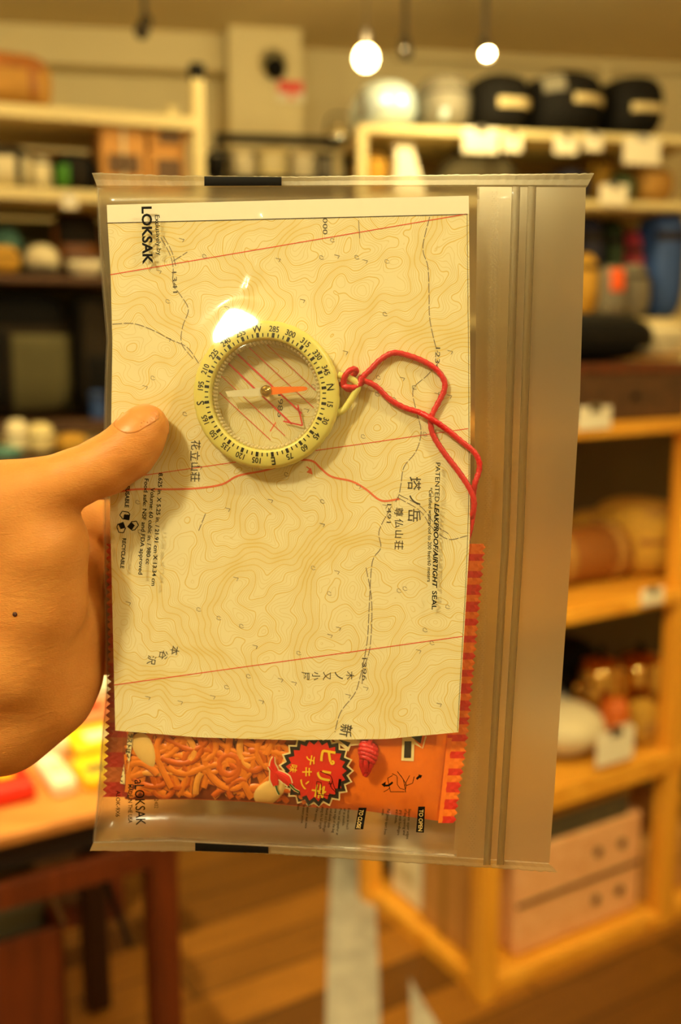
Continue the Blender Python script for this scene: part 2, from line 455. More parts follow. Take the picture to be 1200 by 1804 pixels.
def sack(fr, x0, x1, yt, zb, off, depth, m, name, label, cat, parts=(), group=None, p=2.6, amp=0.05, seed=1, zmax=9.0, lean=0.0):
    """A soft filled thing: rounded, dented body with parts lying on its front (name, u0, u1, w0, w1, material, raise)."""
    s0, s1, zt = span(fr, x0, x1, yt, off); zt = min(max(zt, zb + 0.02), zmax)
    rs, ro, rz = (s1 - s0) / 2, depth / 2, (zt - zb) / 2; cs, co, cz = (s0 + s1) / 2, off + ro, (zt + zb) / 2
    r = thing(name, label, cat, fr.p(cs, co, zb), group)
    def surf(d):
        k = (np.abs(d) ** p).sum(1) ** (-1 / p)
        q = d * k[:, None]; a = 1 + amp * wob(d * 1.0, seed, 3.2)
        q = q * np.minimum(a, 1.0 + amp * .3)[:, None]
        q[:, 2] = np.maximum(q[:, 2], -1.0)
        q[:, 0] += lean * (q[:, 2] + 1) / 2
        return q
    def world_(q): return fr.o + np.outer(cs + q[:, 0] * rs, fr.e) + np.outer(co + q[:, 1] * ro, fr.b) + np.outer(cz + q[:, 2] * rz, [0, 0, 1])
    nu, nv = 22, 36; D = []
    for i in range(nu):
        t = math.pi * i / (nu - 1)
        for j in range(nv):
            f = 2 * math.pi * j / nv; D.append((math.sin(t) * math.cos(f), math.sin(t) * math.sin(f), math.cos(t)))
    MB().add(world_(surf(np.array(D))), grid_faces(nu, nv, True)).build('body', m, r, smooth=True)
    for pt in parts:
        pn, u0, u1, w0, w1, pm = pt[:6]; rise = pt[6] if len(pt) > 6 else 0.012
        n1, n2 = 12, 8; G = []
        for a in np.linspace(u0, u1, n1):
            for b in np.linspace(w0, w1, n2):
                x, z = a * 2 - 1, b * 2 - 1; y = -max(0.02, 1 - abs(x) ** p - abs(z) ** p) ** (1 / p); G.append((x, y, z))
        G = np.array(G); d = G / np.linalg.norm(G, axis=1)[:, None]; q = surf(d)
        Q = world_(q * (1 + rise)); Q2 = world_(q * (1 - 0.02))
        N_ = n1 * n2
        ring = [i * n2 for i in range(n1)] + [(n1 - 1) * n2 + j for j in range(1, n2)] + [i * n2 + n2 - 1 for i in range(n1 - 2, -1, -1)] + [j for j in range(n2 - 2, 0, -1)]
        Fs = grid_faces(n1, n2) + [(ring[i], ring[(i + 1) % len(ring)], N_ + ring[(i + 1) % len(ring)], N_ + ring[i]) for i in range(len(ring))]
        MB().add(np.vstack([Q, Q2]), Fs).build(pn, pm, r, smooth=True)
    return r
def board(fr, s0, s1, o0, o1, z0, z1, m, name, par, bev=0.004): return MB().add(*fbox(fr, s0, s1, o0, o1, z0, z1, bev)).build(name, m, par)
def price_card(fr, x0, x1, yt, yb, off, label, lines=2, group='price cards on the shelf edges'):
    s0, s1, zt = span(fr, x0, x1, yt, off); _, _, zb = span(fr, x0, x1, yb, off)
    r = thing('price_card', label, 'price card', fr.p((s0 + s1) / 2, off, zb), group)
    MB().add(*fbox(fr, s0, s1, off - .004, off, zb, zt, 0.0015)).build('card', m_card, r)
    MB().add(*fbox(fr, s0 + (s1 - s0) * .35, s0 + (s1 - s0) * .65, off - .008, off + .004, zt - .012, zt + .006, 0.001)).build('clip', m_steel, r)
    return r
m_card = mat('white_card', (236, 228, 205), 0.7, var=0.05)
m_steel = mat('steel', (150, 146, 138), 0.3, metal=1.0, var=0.1)
m_white = mat('cream_shelf_paint', (210, 194, 142), 0.5, var=0.06, scale=10)
m_black = mat('black_nylon', (20, 18, 17), 0.8, var=0.3, scale=18, bump=0.2, bscale=60, spec=0.15)
m_black2 = mat('charcoal_nylon', (46, 38, 27), 0.8, var=0.3, scale=18, bump=0.2, bscale=60, spec=0.15)
m_navy = mat('navy_nylon', (28, 30, 58), 0.7, var=0.2, scale=20)
m_blue = mat('blue_nylon', (40, 74, 142), 0.6, var=0.2, scale=12)
m_kraft = mat('kraft_card', (196, 142, 74), 0.8, var=0.12, scale=20)
m_tan = mat('tan_canvas', (168, 122, 50), 0.8, var=0.2, scale=16, bump=0.3, bscale=90)
m_ochre = mat('ochre_canvas', (186, 140, 44), 0.8, var=0.2, scale=16, bump=0.3, bscale=60)
m_olive = mat('olive_cloth', (88, 82, 50), 0.85, var=0.25, scale=10, bump=0.2, bscale=40)
m_olive2 = mat('grey_olive_cloth', (96, 88, 64), 0.85, var=0.25, scale=8, bump=0.2, bscale=40)
m_green = mat('green_nylon', (64, 128, 34), 0.6, var=0.2, scale=20)
m_dgreen = mat('dark_green_nylon', (54, 70, 34), 0.7, var=0.2, scale=20)
m_pink = mat('raspberry_nylon', (176, 54, 70), 0.6, var=0.15, scale=20)
m_orangeb = mat('orange_plastic', (236, 92, 24), 0.45, var=0.1, scale=20)
m_grey = mat('grey_nylon', (120, 114, 100), 0.65, var=0.2, scale=14, bump=0.3, bscale=50)
m_pale = mat('pale_cloth', (212, 200, 166), 0.8, var=0.12, scale=14, bump=0.3, bscale=60)
m_teal = mat('teal_nylon', (58, 100, 92), 0.7, var=0.2, scale=18)
m_leather = mat('brown_leather', (142, 84, 30), 0.5, var=0.25, scale=14, bump=0.3, bscale=70)
m_brownw = wood_mat('dark_crate_wood', (70, 44, 22), (98, 64, 34), 0.6, along=(1, 0, 0))
m_pine = wood_mat('pine', (216, 144, 36), (240, 176, 60), 0.45, along=(0, 0, 1), scale=.7)
m_pineh = wood_mat('pine_rail', (216, 144, 36), (242, 178, 62), 0.45, along=(1, 0, 0), scale=.7)
m_pinkw = wood_mat('pale_crate_wood', (226, 166, 112), (240, 188, 136), 0.6, along=(1, 0, 0))
m_redw = wood_mat('red_brown_wood', (86, 36, 12), (118, 52, 18), 0.4, along=(0, 0, 1))
m_topw = wood_mat('table_top_wood', (176, 112, 52), (206, 140, 72), 0.45, along=(1, 0, 0))
m_logo = mat('grey_logo_print', (196, 178, 132), 0.6, var=0.1)
m_brass = mat('brass', (222, 178, 100), 0.07, metal=1.0, var=0.1, scale=20)
m_silver = mat('crinkled_silver', (206, 228, 250), 0.22, metal=0.3, var=0.15, scale=20, bump=0.8, bscale=26)

# ---------------- shelving along the left
_o = CAM + ray(0, 190) * (2.75 / ray(0, 190)[1]); LS = Frame(_o[0], _o[1], 70)
def ztop(fr, x, y, off=0.0): return fr.hit(x, y, off)[1]
sp, _ = LS.hit(348, 200, 0.02)
shelf = thing('metal_shelving', 'cream metal shelving with goods along the left wall', 'shelving', LS.p(sp / 2, .2, 0))
lz = [(ztop(LS, 0, 180), ztop(LS, 0, 205)), (ztop(LS, 0, 327), ztop(LS, 0, 350)), (ztop(LS, 150, 486), ztop(LS, 150, 500)), (ztop(LS, 100, 742), ztop(LS, 100, 764)), (0.45, 0.42)]
for k, (z1, z0) in enumerate(lz): board(LS, -0.9, sp, 0.0, 0.42, z0, z1, m_white if k < 2 else m_brownw, 'shelf_board', shelf)
board(LS, -0.9, sp, 0.41, 0.42, lz[3][0], lz[1][1] - .01, m_olive, 'back_panel', shelf)  # dark panel added to darken the back of the lower shelves
for s in (-0.9, sp):
    for o in (0.02, 0.40): board(LS, s - .016, s + .016, o - .016, o + .016, 0, lz[0][1] + (0.14 if s > 0 else 0.02), m_white, 'post', shelf)
board(LS, sp - .02, sp + .02, 0.0, 0.04, lz[0][1] + .14, lz[0][1] + .18, m_black, 'post_cap', shelf)
board(LS, -0.9, sp, 0.41, 0.42, lz[1][0] + .08, lz[0][1] - .01, mat('back_panel_wood', (206, 150, 66), 0.7), 'back_panel', shelf)
Z = [z for z, _ in lz]
sack(LS, -70, 94, 74, Z[0], .03, .34, m_tan, 'duffel_bag', 'ochre brown duffel bag lying on the top left shelf', 'bag', [('flap', .1, .9, .62, .9, m_leather), ('strap', .72, .8, .05, .95, m_leather)], p=3.2, seed=4)
sack(LS, -30, 58, 246, Z[1], .04, .28, m_pale, 'backpack', 'pale backpack with a black strap at the left end of the second shelf', 'backpack', [('strap', .62, .76, .1, .9, m_black), ('top_pocket', .1, .9, .68, .92, m_black2)], p=3, seed=6)
sack(LS, 52, 96, 268, Z[1], .06, .2, m_pale, 'pouch', 'small beige pouch between two backpacks on the second left shelf', 'pouch', [('zip', .15, .85, .72, .78, m_black)], p=3, seed=7)
sack(LS, 94, 176, 262, Z[1], .04, .26, m_black, 'backpack', 'black backpack with a bright green pocket on the second left shelf', 'backpack', [('pocket', .06, .32, .12, .62, m_green, .03), ('strap', .5, .6, .1, .9, m_black2)], p=3, seed=8)
m_dlabel = mat('brown_label', (92, 66, 40), 0.7)
carton(LS, 176, 256, 226, Z[1], .03, .3, m_kraft, 'carton', 'wide kraft carton with a dark label next to the black and green backpack', 'box', [('label', .15, .85, .3, .6, m_dlabel), ('tape', .46, .54, .0, 1.0, m_pale)])
s_, _, zz = span(LS, 262, 330, 222, .03); zmid = (zz + Z[1]) / 2
carton(LS, 262, 328, 264, Z[1], .03, .3, m_kraft, 'carton', 'lower of two small kraft cartons stacked by the shelf post', 'box', [('label', .2, .85, .3, .8, m_dlabel)], 'stacked kraft cartons')
_zc = span(LS, 262, 328, 264, .03)[2]
carton(LS, 262, 328, 220, _zc, .03, .3, m_kraft, 'carton', 'upper of two small kraft cartons stacked by the shelf post', 'box', [('label', .25, .85, .25, .75, m_dlabel)], 'stacked kraft cartons')
price_card(LS, 108, 136, 347, 368, -.002, 'white price card on the second left shelf edge')
sack(LS, -20, 42, 395, Z[2], .05, .2, m_teal, 'stuff_sack', 'teal stuff sack at the left edge above the dark backpacks', 'bag', [('band', .0, 1, .45, .55, m_black2)], seed=9)
sack(LS, -30, 36, 430, Z[2], -.0, .1, m_ochre, 'belt_bag', 'ochre belt bag below the teal sack', 'bag', [('zip', .1, .9, .6, .68, m_black)], seed=10)
sack(LS, 40, 108, 424, Z[2], .02, .22, m_pale, 'cap', 'beige cap on the shelf left of the white dish', 'cap', [('brim', .05, .95, .06, .3, m_grey, .12)], p=2.2, seed=11)
sack(LS, 92, 182, 365, Z[2], .2, .2, m_leather, 'shoulder_bag', 'dark brown shoulder bag behind the white dish', 'bag', [('flap', .1, .9, .5, .9, m_black2)], p=3, seed=12)
s0, s1, zt = span(LS, 118, 186, 458, .04)
dish = thing('dish', 'white enamel dish on the left shelf close to the bag edge', 'dish', LS.p((s0 + s1) / 2, .1, Z[2]))
rd = (s1 - s0) / 2
MB().add(*lathe_vf([(0.01, .0), (rd * .6, .0), (rd * .95, .03), (rd, .045), (rd * .93, .042), (rd * .58, .01), (0.01, .01)], LS.p((s0 + s1) / 2, .1, Z[2]), seg=32)).build('bowl', mat('white_enamel', (235, 222, 190), 0.3, var=.05), dish, smooth=True)
MB().add(*lathe_vf([(rd, .045), (rd + .004, .05), (rd + .002, .054), (rd - .004, .05), (rd, .045)], LS.p((s0 + s1) / 2, .1, Z[2]), seg=32)).build('rim', m_steel, dish, smooth=True)
sack(LS, -70, 122, 492, Z[3], .04, .32, m_black2, 'backpack', 'large charcoal backpack standing at the left edge under the dish', 'backpack', [('lid_pocket', .08, .92, .74, .95, m_black), ('front_pocket', .42, .97, .06, .66, m_olive, .05), ('strap', .28, .36, .1, .7, m_black)], p=3.6, seed=13, lean=.04, zmax=lz[2][1] - .02)
sack(LS, 126, 200, 500, Z[3], .05, .3, m_black2, 'backpack', 'slim charcoal backpack standing right next to the bag edge', 'backpack', [('strap', .1, .2, .1, .9, m_black), ('front_pocket', .3, .9, .12, .5, m_black)], p=3.6, seed=14, zmax=lz[2][1] - .02)
carton(LS, 160, 186, 690, Z[3], -.0, .06, m_blue, 'stuff_box', 'small blue box just left of the clear bag above the thumb', 'box', [('lid_band', .0, 1, .75, .9, m_navy)])
zz4 = Z[3]
LT2 = Frame(*(CAM + ray(60, 800) * (2.3 / ray(60, 800)[1]))[:2], 70)
zt4 = ztop(LT2, 60, 812)
sx2 = LT2.hit(204, 812)[0]
cab = thing('display_cabinet', 'low pale cabinet behind the wrist with small goods on it', 'cabinet', LT2.p(0, .2, 0))
board(LT2, -.9, sx2, 0, .34, zt4 - .03, zt4, m_brownw, 'top', cab); board(LT2, -.88, sx2 - .02, .02, .32, 0, zt4 - .03, m_redw, 'body', cab)
for k in range(3): board(LT2, sx2 - .34 - k * .3, sx2 - .06 - k * .3, .0, .02, .08, zt4 - .08, m_brownw, 'door', cab)
for x0, x1, yt, m, nm, lb, ct in ((8, 52, 742, m_pale, 'pouch', 'pale pouch on the cabinet above the wrist', 'pouch'), (48, 98, 748, m_white, 'folded_cloth', 'folded cream cloth on the cabinet right of the pale pouch', 'cloth'),
                              (-16, 42, 790, m_teal, 'coin_pouch', 'teal pouch on the cabinet front above the wrist', 'pouch'), (100, 160, 768, m_ochre, 'folded_cloth', 'ochre folded cloth on the cabinet left of the bag edge', 'cloth'), (140, 196, 778, m_grey, 'pouch', 'grey pouch on the cabinet beside the bag edge', 'pouch')):
    sack(LT2, x0, x1, yt, zt4, .04 if yt < 785 else .0, .12, m, nm, lb, ct, [('seam', .1, .9, .6, .66, m_black2)], p=2.6, seed=x1 + 20)

# ---------------- dark metal display rack at the back, right of the post
_o = CAM + ray(490, 242) * (3.45 / ray(490, 242)[1]); MF = Frame(_o[0], _o[1], 80)
s0, _ = MF.hit(384, 242); s1, _ = MF.hit(612, 242); zr = ztop(MF, 490, 238); zb_ = ztop(MF, 490, 312)
rk = thing('display_rack', 'black metal frame rack with pale folded goods against the back wall', 'rack', MF.p((s0 + s1) / 2, .15, 0))
for s in (s0, s1):
    for o in (0, .3): board(MF, s - .01, s + .01, o - .01, o + .01, 0, zr, m_black, 'post', rk)
for o in (0, .3): board(MF, s0, s1, o - .01, o + .01, zr - .03, zr, m_black, 'top_rail', rk)
board(MF, s0, s1, 0, .3, zb_ - .02, zb_, m_black2, 'shelf_board', rk); board(MF, s0, s1, 0, .3, .6, .62, m_black2, 'shelf_board', rk); board(MF, s0, s1, 0, .3, 1.2, 1.22, m_black2, 'shelf_board', rk)
sack(MF, 362, 402, 258, zb_, -.02, .2, m_black, 'stuff_sack', 'black sack between the shelf post and the pale folded towels', 'bag', [('cord', .3, .7, .7, .78, m_grey)], seed=31)
for k, (x0, x1, yt) in enumerate(((404, 452, 262), (455, 512, 256), (515, 560, 264), (562, 600, 274))):
    sack(MF, x0, x1, yt, zb_, .05, .2, [m_pale, m_white, m_pale, m_grey][k], 'folded_towel', ['pale folded towel first from the black sack on the back rack', 'cream folded towel second from the black sack on the back rack', 'pale folded towel third from the black sack on the back rack', 'grey folded towel last in the row on the back rack'][k], 'towel', [('fold_line', .02, .98, .48, .54, m_grey)], 'folded towels on the back rack', p=4, seed=40 + k)
_c = MF.p((MF.hit(612, 242)[0]), .15, zr)
ket = thing('kettle', 'shiny steel kettle on the back rack below the globe lamp', 'kettle', _c)
MB().add(*lathe_vf([(0.01, 0), (.06, 0), (.066, .01), (.06, .045), (.04, .06), (.012, .064), (.012, .07), (.01, .078), (0.001, .08)], _c, seg=32)).build('pot', mat('polished_steel', (220, 218, 210), 0.12, metal=1.0, var=.05), ket, smooth=True)
MB().add(*tube_vf(spline([_c + MF.e * .058 + [0, 0, .02], _c + MF.e * .08 + [0, 0, .04], _c + MF.e * .09 + [0, 0, .062]], 6), .008, 8)).build('spout', m_steel, ket, smooth=True)
MB().add(*tube_vf(spline([_c - MF.e * .05 + [0, 0, .05], _c - MF.e * .03 + [0, 0, .1], _c + MF.e * .03 + [0, 0, .1], _c + MF.e * .05 + [0, 0, .05]], 6), .004, 8)).build('handle', m_black, ket, smooth=True)

# ---------------- white shelving along the right part of the back wall
_o = CAM + ray(930, 235) * (3.2 / ray(930, 235)[1]); RS = Frame(_o[0], _o[1], 80)
s0, _ = RS.hit(640, 236); s1, _ = RS.hit(1240, 236)
ra, rb = ztop(RS, 930, 229), ztop(RS, 930, 244); rc, rd_ = ztop(RS, 1080, 353), ztop(RS, 1080, 368); re_ = ztop(RS, 1080, 560)
wrk = thing('wall_shelving', 'cream wall shelving with sleeping bags on top, right of the globe lamp', 'shelving', RS.p((s0 + s1) / 2, .2, 0))
for z1, z0 in ((ra, rb), (rc, rd_), (re_, re_ - .03), (1.1, 1.07), (.6, .57)): board(RS, s0, s1, 0, .45, z0, z1, m_white, 'shelf_board', wrk)
for s in (s0, s1):
    for o in (.02, .43): board(RS, s - .015, s + .015, o - .015, o + .015, 0, ra, m_white, 'post', wrk)
board(RS, s0, s1, .44, .45, .5, ra, mat('shelf_back_panel', (176, 146, 92), 0.8), 'back_panel', wrk)
gp = 'stuffed sleeping bags on the top right shelf'
lg = lambda u0, u1, w0, w1: [('logo_stripe', u0, u1, w0, w1, m_logo, .02)]
sack(RS, 640, 750, 126, ra, .03, .36, m_silver, 'sleeping_bag', 'shiny silver sack at the left end of the top shelf under the globe lamp', 'sack', [('drawcord', .04, .10, .25, .75, m_grey, .03)], gp, p=2.6, amp=.08, seed=51)
sack(RS, 750, 848, 114, ra, .05, .36, m_grey, 'sleeping_bag', 'grey sack on the top shelf between the silver and the black ones', 'sack', [('buckle', .3, .42, .2, .34, m_silver, .04), ('seam', .05, .95, .6, .64, m_black2)], gp, p=2.6, amp=.07, seed=52)
sack(RS, 848, 958, 114, ra, .04, .38, m_black, 'sleeping_bag', 'black sack with a slanted pale stripe next to the grey sack on top', 'sack', lg(.3, .86, .38, .52), gp, p=2.8, amp=.05, seed=53)
sack(RS, 958, 1092, 108, ra, .03, .4, m_black, 'sleeping_bag', 'biggest black sack with a level pale stripe and a grey corner patch', 'sack', lg(.42, .92, .44, .56) + [('corner_patch', .1, .32, .6, .86, m_grey, .03)], gp, p=2.8, amp=.05, seed=54)
sack(RS, 1092, 1198, 116, ra, .03, .4, m_black, 'sleeping_bag', 'rightmost black sack with a pale stripe on the top shelf', 'sack', lg(.26, .88, .36, .48), gp, p=2.8, amp=.04, seed=55)
for k, (x0, x1, a, b, t) in enumerate(((816, 878, 226, 270, 'price card under the grey sack'), (886, 920, 236, 268, 'small price card left of the biggest black sack'), (977, 1018, 240, 272, 'price card under the biggest black sack'),
                                       (1030, 1062, 236, 266, 'small price card right of the middle black sack'), (1100, 1164, 242, 290, 'wide price card under the rightmost black sack'))):
    price_card(RS, x0, x1, a, b, -.004, t)
s_, z_ = RS.hit(722, 238, -.05)
cn = thing('paper_bag', 'white paper bag standing behind the top edge of the clear bag', 'paper bag', RS.p(s_, .05, rc))
sa, _ = RS.hit(700, 300, 0); sb, _ = RS.hit(752, 300, 0); sc_, _ = RS.hit(704, 248, 0); sd, zt = RS.hit(733, 248, 0)
P = [RS.p(sa, 0, rc), RS.p(sb, 0, rc), RS.p(sb, .12, rc), RS.p(sa, .12, rc), RS.p(sc_, .05, zt), RS.p(sd, .05, zt), RS.p(sd, .07, zt), RS.p(sc_, .07, zt)]
MB().add(*box_vf(P, .003)).build('body', m_card, cn); MB().add(*fbox(RS, sc_ - .005, sd + .005, .045, .075, zt - .015, zt + .005, .002)).build('folded_top', m_pale, cn)
for x0, x1, yt, m, nm, lb, ct, pp in ((790, 930, 252, m_olive2, 'tent_bag', 'grey brown tent bag behind the top edge of the clear bag', 'bag', 2.2), (640, 694, 258, m_ochre, 'mug_box', 'ochre pouch left of the white paper bag', 'pouch', 3),
                                  (990, 1060, 288, m_navy, 'stuff_sack', 'round navy sack just beyond the top right corner of the clear bag', 'bag', 2.2), (1046, 1096, 262, m_ochre, 'stuff_sack', 'orange brown sack behind the navy one on the second right shelf', 'bag', 2.4),
                                  (1098, 1132, 296, m_dgreen, 'stuff_sack', 'dark green sack between brown and tan ones on the second right shelf', 'bag', 2.6), (1130, 1205, 285, m_tan, 'stuff_sack', 'tan sack at the right frame edge on the second right shelf', 'bag', 2.6)):
    sack(RS, x0, x1, yt, rc, .06 if x0 != 1046 else .18, .24, m, nm if nm != 'mug_box' else 'pouch', lb, ct, [('drawcord', .3, .7, .78, .84, m_black2)], p=pp, seed=x0)
price_card(RS, 1058, 1106, 325, 362, -.004, 'white price card below the navy sack on the second right shelf')
for x0, x1, yt, m, nm, lb, ct, pp, off in ((1026, 1078, 372, m_navy, 'rolled_mat', 'navy roll on the third right shelf next to the header edge', 'roll', 3, .12), (1076, 1116, 378, m_dgreen, 'rolled_mat', 'olive green roll behind the raspberry pouch', 'roll', 3, .2), (1116, 1158, 402, m_pink, 'pouch', 'raspberry pink pouch left of the tall blue sack', 'pouch', 2.4, .14),
                                       (1162, 1222, 368, m_blue, 'dry_bag', 'tall blue dry bag at the right frame edge', 'bag', 4, .05), (1024, 1072, 442, m_ochre, 'stuff_sack', 'ochre sack low beside the header edge of the clear bag', 'bag', 2.4, .02),
                                       (1070, 1110, 466, m_grey, 'can', 'grey can with an orange top half in front of the green roll', 'can', 4, -.03), (1102, 1158, 462, m_grey, 'stuff_sack', 'grey sack between the orange can and the blue dry bag', 'bag', 2.6, .02)):
    sack(RS, x0, x1, yt, re_, off, .11 if yt > 455 and off < .03 else .2, m, nm, lb, ct, [('band', .05, .95, .72, .8, m_black2)] if nm != 'can' else [('label', .2, .8, .5, .93, m_orangeb)], p=pp, seed=x0 + 3)

# ---------------- pine rack at the right: corner post nearest the viewer
_c = floor_at(850, 1757); PR = Frame(_c[0], _c[1], 59); PL = Frame(_c[0], _c[1], 149)
sm, _ = PR.hit(1205, 900, 0.0); sl_, _ = PL.hit(652, 1545, 0.0)
rack = thing('pine_rack', 'pine wood shelf rack at the right with its corner post nearest', 'rack', _c)
zt_ = [ztop(PR, 1110, 1622), ztop(PR, 1100, 1340), ztop(PR, 1100, 1052), ztop(PR, 1100, 741)]
pw = .024
D_ = max(0.3, -sl_)
for s in (0.0, sm, sm * 2):
    for o in (0.0, D_): board(PR, s - pw, s + pw, o - pw, o + pw, 0, zt_[3] - .001, m_pine, 'post', rack)
for i, z in enumerate(zt_):
    h = (.05, .055, .032, .032)[i]
    for o in (0.0, D_): board(PR, pw * (1 if i == 0 else -1) * .9, sm * 2, o - .012 - (.0 if i == 0 else .014), o + .012, z - h, z, m_pineh, 'rail', rack)
    for s in (0.0, sm, sm * 2): board(PR, s - .012, s + .012, pw * .9, D_ - pw * .9, z - h, z, m_pine, 'side_rail', rack)
    board(PR, .012, sm * 2, .012, D_ - .012, z - .02, z - .004, m_pineh, 'shelf_board', rack)
for o in (0.0, D_):
    board(PR, sm - .05, sm + .03, o - .02, o + .02, .0, .03, m_pineh, 'foot', rack)
board(PR, .02, sm * 2, D_ + .02, D_ + .03, zt_[0] + .02, zt_[3] - .04, m_olive2, 'rear_sheet', rack)  # plain grey-olive sheet across the rear
shf = lambda i: zt_[i]
# crate and black bag on the top
carton(PR, 985, 1215, 640, shf(3), .0, .3, m_brownw, 'wooden_crate', 'dark brown wooden crate on top of the pine rack', 'crate', [('top_slat', .0, 1, .84, 1.0, m_redw), ('knob', .55, .6, .36, .46, m_black)])
zc = span(PR, 985, 1215, 640, 0)[2]
sack(PR, 975, 1196, 548, zc, .02, .26, m_black, 'helmet_bag', 'rounded black bag lying on the dark wooden crate', 'bag', [('emblem', .72, .84, .12, .3, m_grey), ('seam', .05, .95, .5, .53, m_black2)], p=2.6, amp=.02, seed=71)
sack(PR, 1150, 1230, 568, zc, .1, .16, m_pale, 'folded_cloth', 'pale folded cloth right of the black bag on the crate', 'cloth', [('fold_line', .02, .98, .5, .56, m_grey)], p=3, seed=72)
price_card(PR, 1018, 1076, 716, 756, -.03, 'blank pale card on the top rail of the pine rack')
# third shelf: leather roll and mustard cloth
sl = shf(2)
s0, s1, z1 = span(PR, 960, 1138, 936, .1); rr = max(.05, (z1 - sl) / 2)
roll = thing('leather_roll', 'brown leather tool roll lying on the pine rack', 'roll', PR.p((s0 + s1) / 2, .1 + rr, sl))
axr = (PR.b, np.array([0, 0, 1.0]), PR.e); L_ = s1 - s0
MB().add(*lathe_vf([(0.004, 0), (rr * .9, 0), (rr, .012), (rr * .97, L_ * .5), (rr, L_ - .012), (rr * .9, L_), (0.004, L_)], PR.p(s0, .1 + rr, sl + rr), axr, 32)).build('body', m_leather, roll, smooth=True)
for u in (.25, .75): MB().add(*lathe_vf([(rr * 1.0, 0), (rr * 1.05, .003), (rr * 1.05, .022), (rr * 1.0, .025)], PR.p(s0 + L_ * u, .1 + rr, sl + rr), axr, 32)).build('strap', m_tan, roll, smooth=True)
sack(PR, 1050, 1126, 905, sl, .2, .16, m_ochre, 'folded_shirt', 'mustard folded shirt behind the leather roll', 'shirt', [('collar', .2, .8, .8, .94, m_tan)], p=2.6, seed=73)
sack(PR, 1140, 1240, 890, sl, .06, .24, m_ochre, 'folded_shirt', 'mustard folded shirts pile at the right frame edge on the pine rack', 'shirt', [('collar', .2, .8, .84, .95, m_tan), ('fold_line', .0, 1, .5, .56, m_leather)], p=3, seed=74)
price_card(PR, 1130, 1168, 1036, 1064, -.03, 'pale card by the mustard shirts on the pine rack rail')
# second shelf: pots, tray, cloth
sl = shf(1)
sack(PR, 960, 1078, 1135, sl, .26, .14, m_black, 'soft_bag', 'black soft bag behind the brass pots', 'bag', [('strap', .2, .8, .5, .6, m_black2)], p=2.4, seed=75)
def pot(x0, x1, yt, off, label):
    s0, s1, z1 = span(PR, x0, x1, yt, off); r = (s1 - s0) / 2; h = z1 - sl; c = PR.p((s0 + s1) / 2, off + r, sl)
    t = thing('brass_pot', label, 'pot', c, 'brass pots on the pine rack')
    MB().add(*lathe_vf([(0.01, 0), (r * .7, 0), (r * .95, h * .15), (r, h * .4), (r * .9, h * .66), (r * .86, h * .7)], c, seg=40)).build('body', m_brass, t, smooth=True)
    MB().add(*lathe_vf([(r * .9, h * .7), (r * .92, h * .73), (r * .6, h * .84), (r * .15, h * .88), (0.003, h * .88)], c, seg=40)).build('lid', m_brass, t, smooth=True)
    MB().add(*lathe_vf([(0.005, h * .87), (r * .1, h * .9), (r * .14, h * .96), (r * .08, h), (0.002, h)], c, seg=20)).build('knob', m_black, t, smooth=True)
    for sg in (-1, 1):
        P = spline([c + PR.e * sg * r * .93 + [0, 0, h * .55], c + PR.e * sg * r * 1.2 + [0, 0, h * .6], c + PR.e * sg * r * 1.2 + [0, 0, h * .45], c + PR.e * sg * r * .96 + [0, 0, h * .4]], 5)
        MB().add(*tube_vf(P, .006, 8)).build('handle', m_brass, t, smooth=True)
    return t
pot(1062, 1132, 1150, .1, 'brass pot nearer the clear bag on the pine rack'); pot(1134, 1210, 1146, .1, 'brass pot at the right frame edge on the pine rack')
sack(PR, 1088, 1120, 1236, sl, .02, .07, mat('burnt_orange_glass', (196, 96, 30), 0.4), 'spice_bottle', 'orange bottle standing in front of the brass pots', 'bottle', [('paper_label', .1, .9, .3, .6, m_pale)], p=3, seed=76)
sack(PR, 1135, 1172, 1240, sl, .02, .07, m_ochre, 'spice_bottle', 'amber bottle in front of the brass pot at the frame edge', 'bottle', [('paper_label', .1, .9, .3, .6, m_tan)], p=3, seed=77)
sack(PR, 985, 1098, 1262, sl, .02, .2, m_pale, 'folded_cloth', 'pale grey cloth behind the small card on the pine rack', 'cloth', [('hem', .05, .95, .1, .18, m_grey)], p=2.1, amp=.1, seed=78)
sack(PR, 940, 1022, 1215, sl, .16, .14, m_silver, 'metal_cup', 'silver cup next to the header edge of the clear bag', 'cup', [('rim', .02, .98, .86, .94, m_steel)], p=2.6, amp=.01, seed=79)
price_card(PR, 1052, 1116, 1286, 1342, -.032, 'blank pale card leaning on the rail below the brass pots')
# bottom shelf: crates and boxes
sl = shf(0)
cr = carton(PR, 915, 1132, 1462, sl, .03, .26, m_pinkw, 'wooden_crate', 'pale pinkish wooden crate with four holes on the lowest pine shelf', 'crate', [('gap', .0, 1, .47, .51, m_brownw)], bev=.012)
s0, s1, z1 = span(PR, 915, 1132, 1462, .03)
for u in (.62, .82):
    for w in (.27, .74):
        MB().add(*lathe_vf([(.002, 0), (.012, .001), (.013, .004), (.012, .006)], PR.p(s0 + (s1 - s0) * u, .03, sl + (z1 - sl) * w), (PR.e, np.array([0, 0, 1.0]), -PR.b), 18)).build('hole', m_brownw, cr, smooth=True)
carton(PR, 1136, 1260, 1470, sl, .04, .3, m_kraft, 'carton', 'brown carton at the right frame edge beside the pinkish crate', 'box', [('tape', .0, 1, .55, .6, m_tan)])
zc = z1
carton(PR, 880, 1110, 1420, zc, .03, .3, m_olive2, 'tray', 'flat grey green tray on the pinkish crate', 'tray', [('edge', .0, 1, .8, 1.0, m_tan)])
zc2 = span(PR, 880, 1110, 1420, .03)[2]
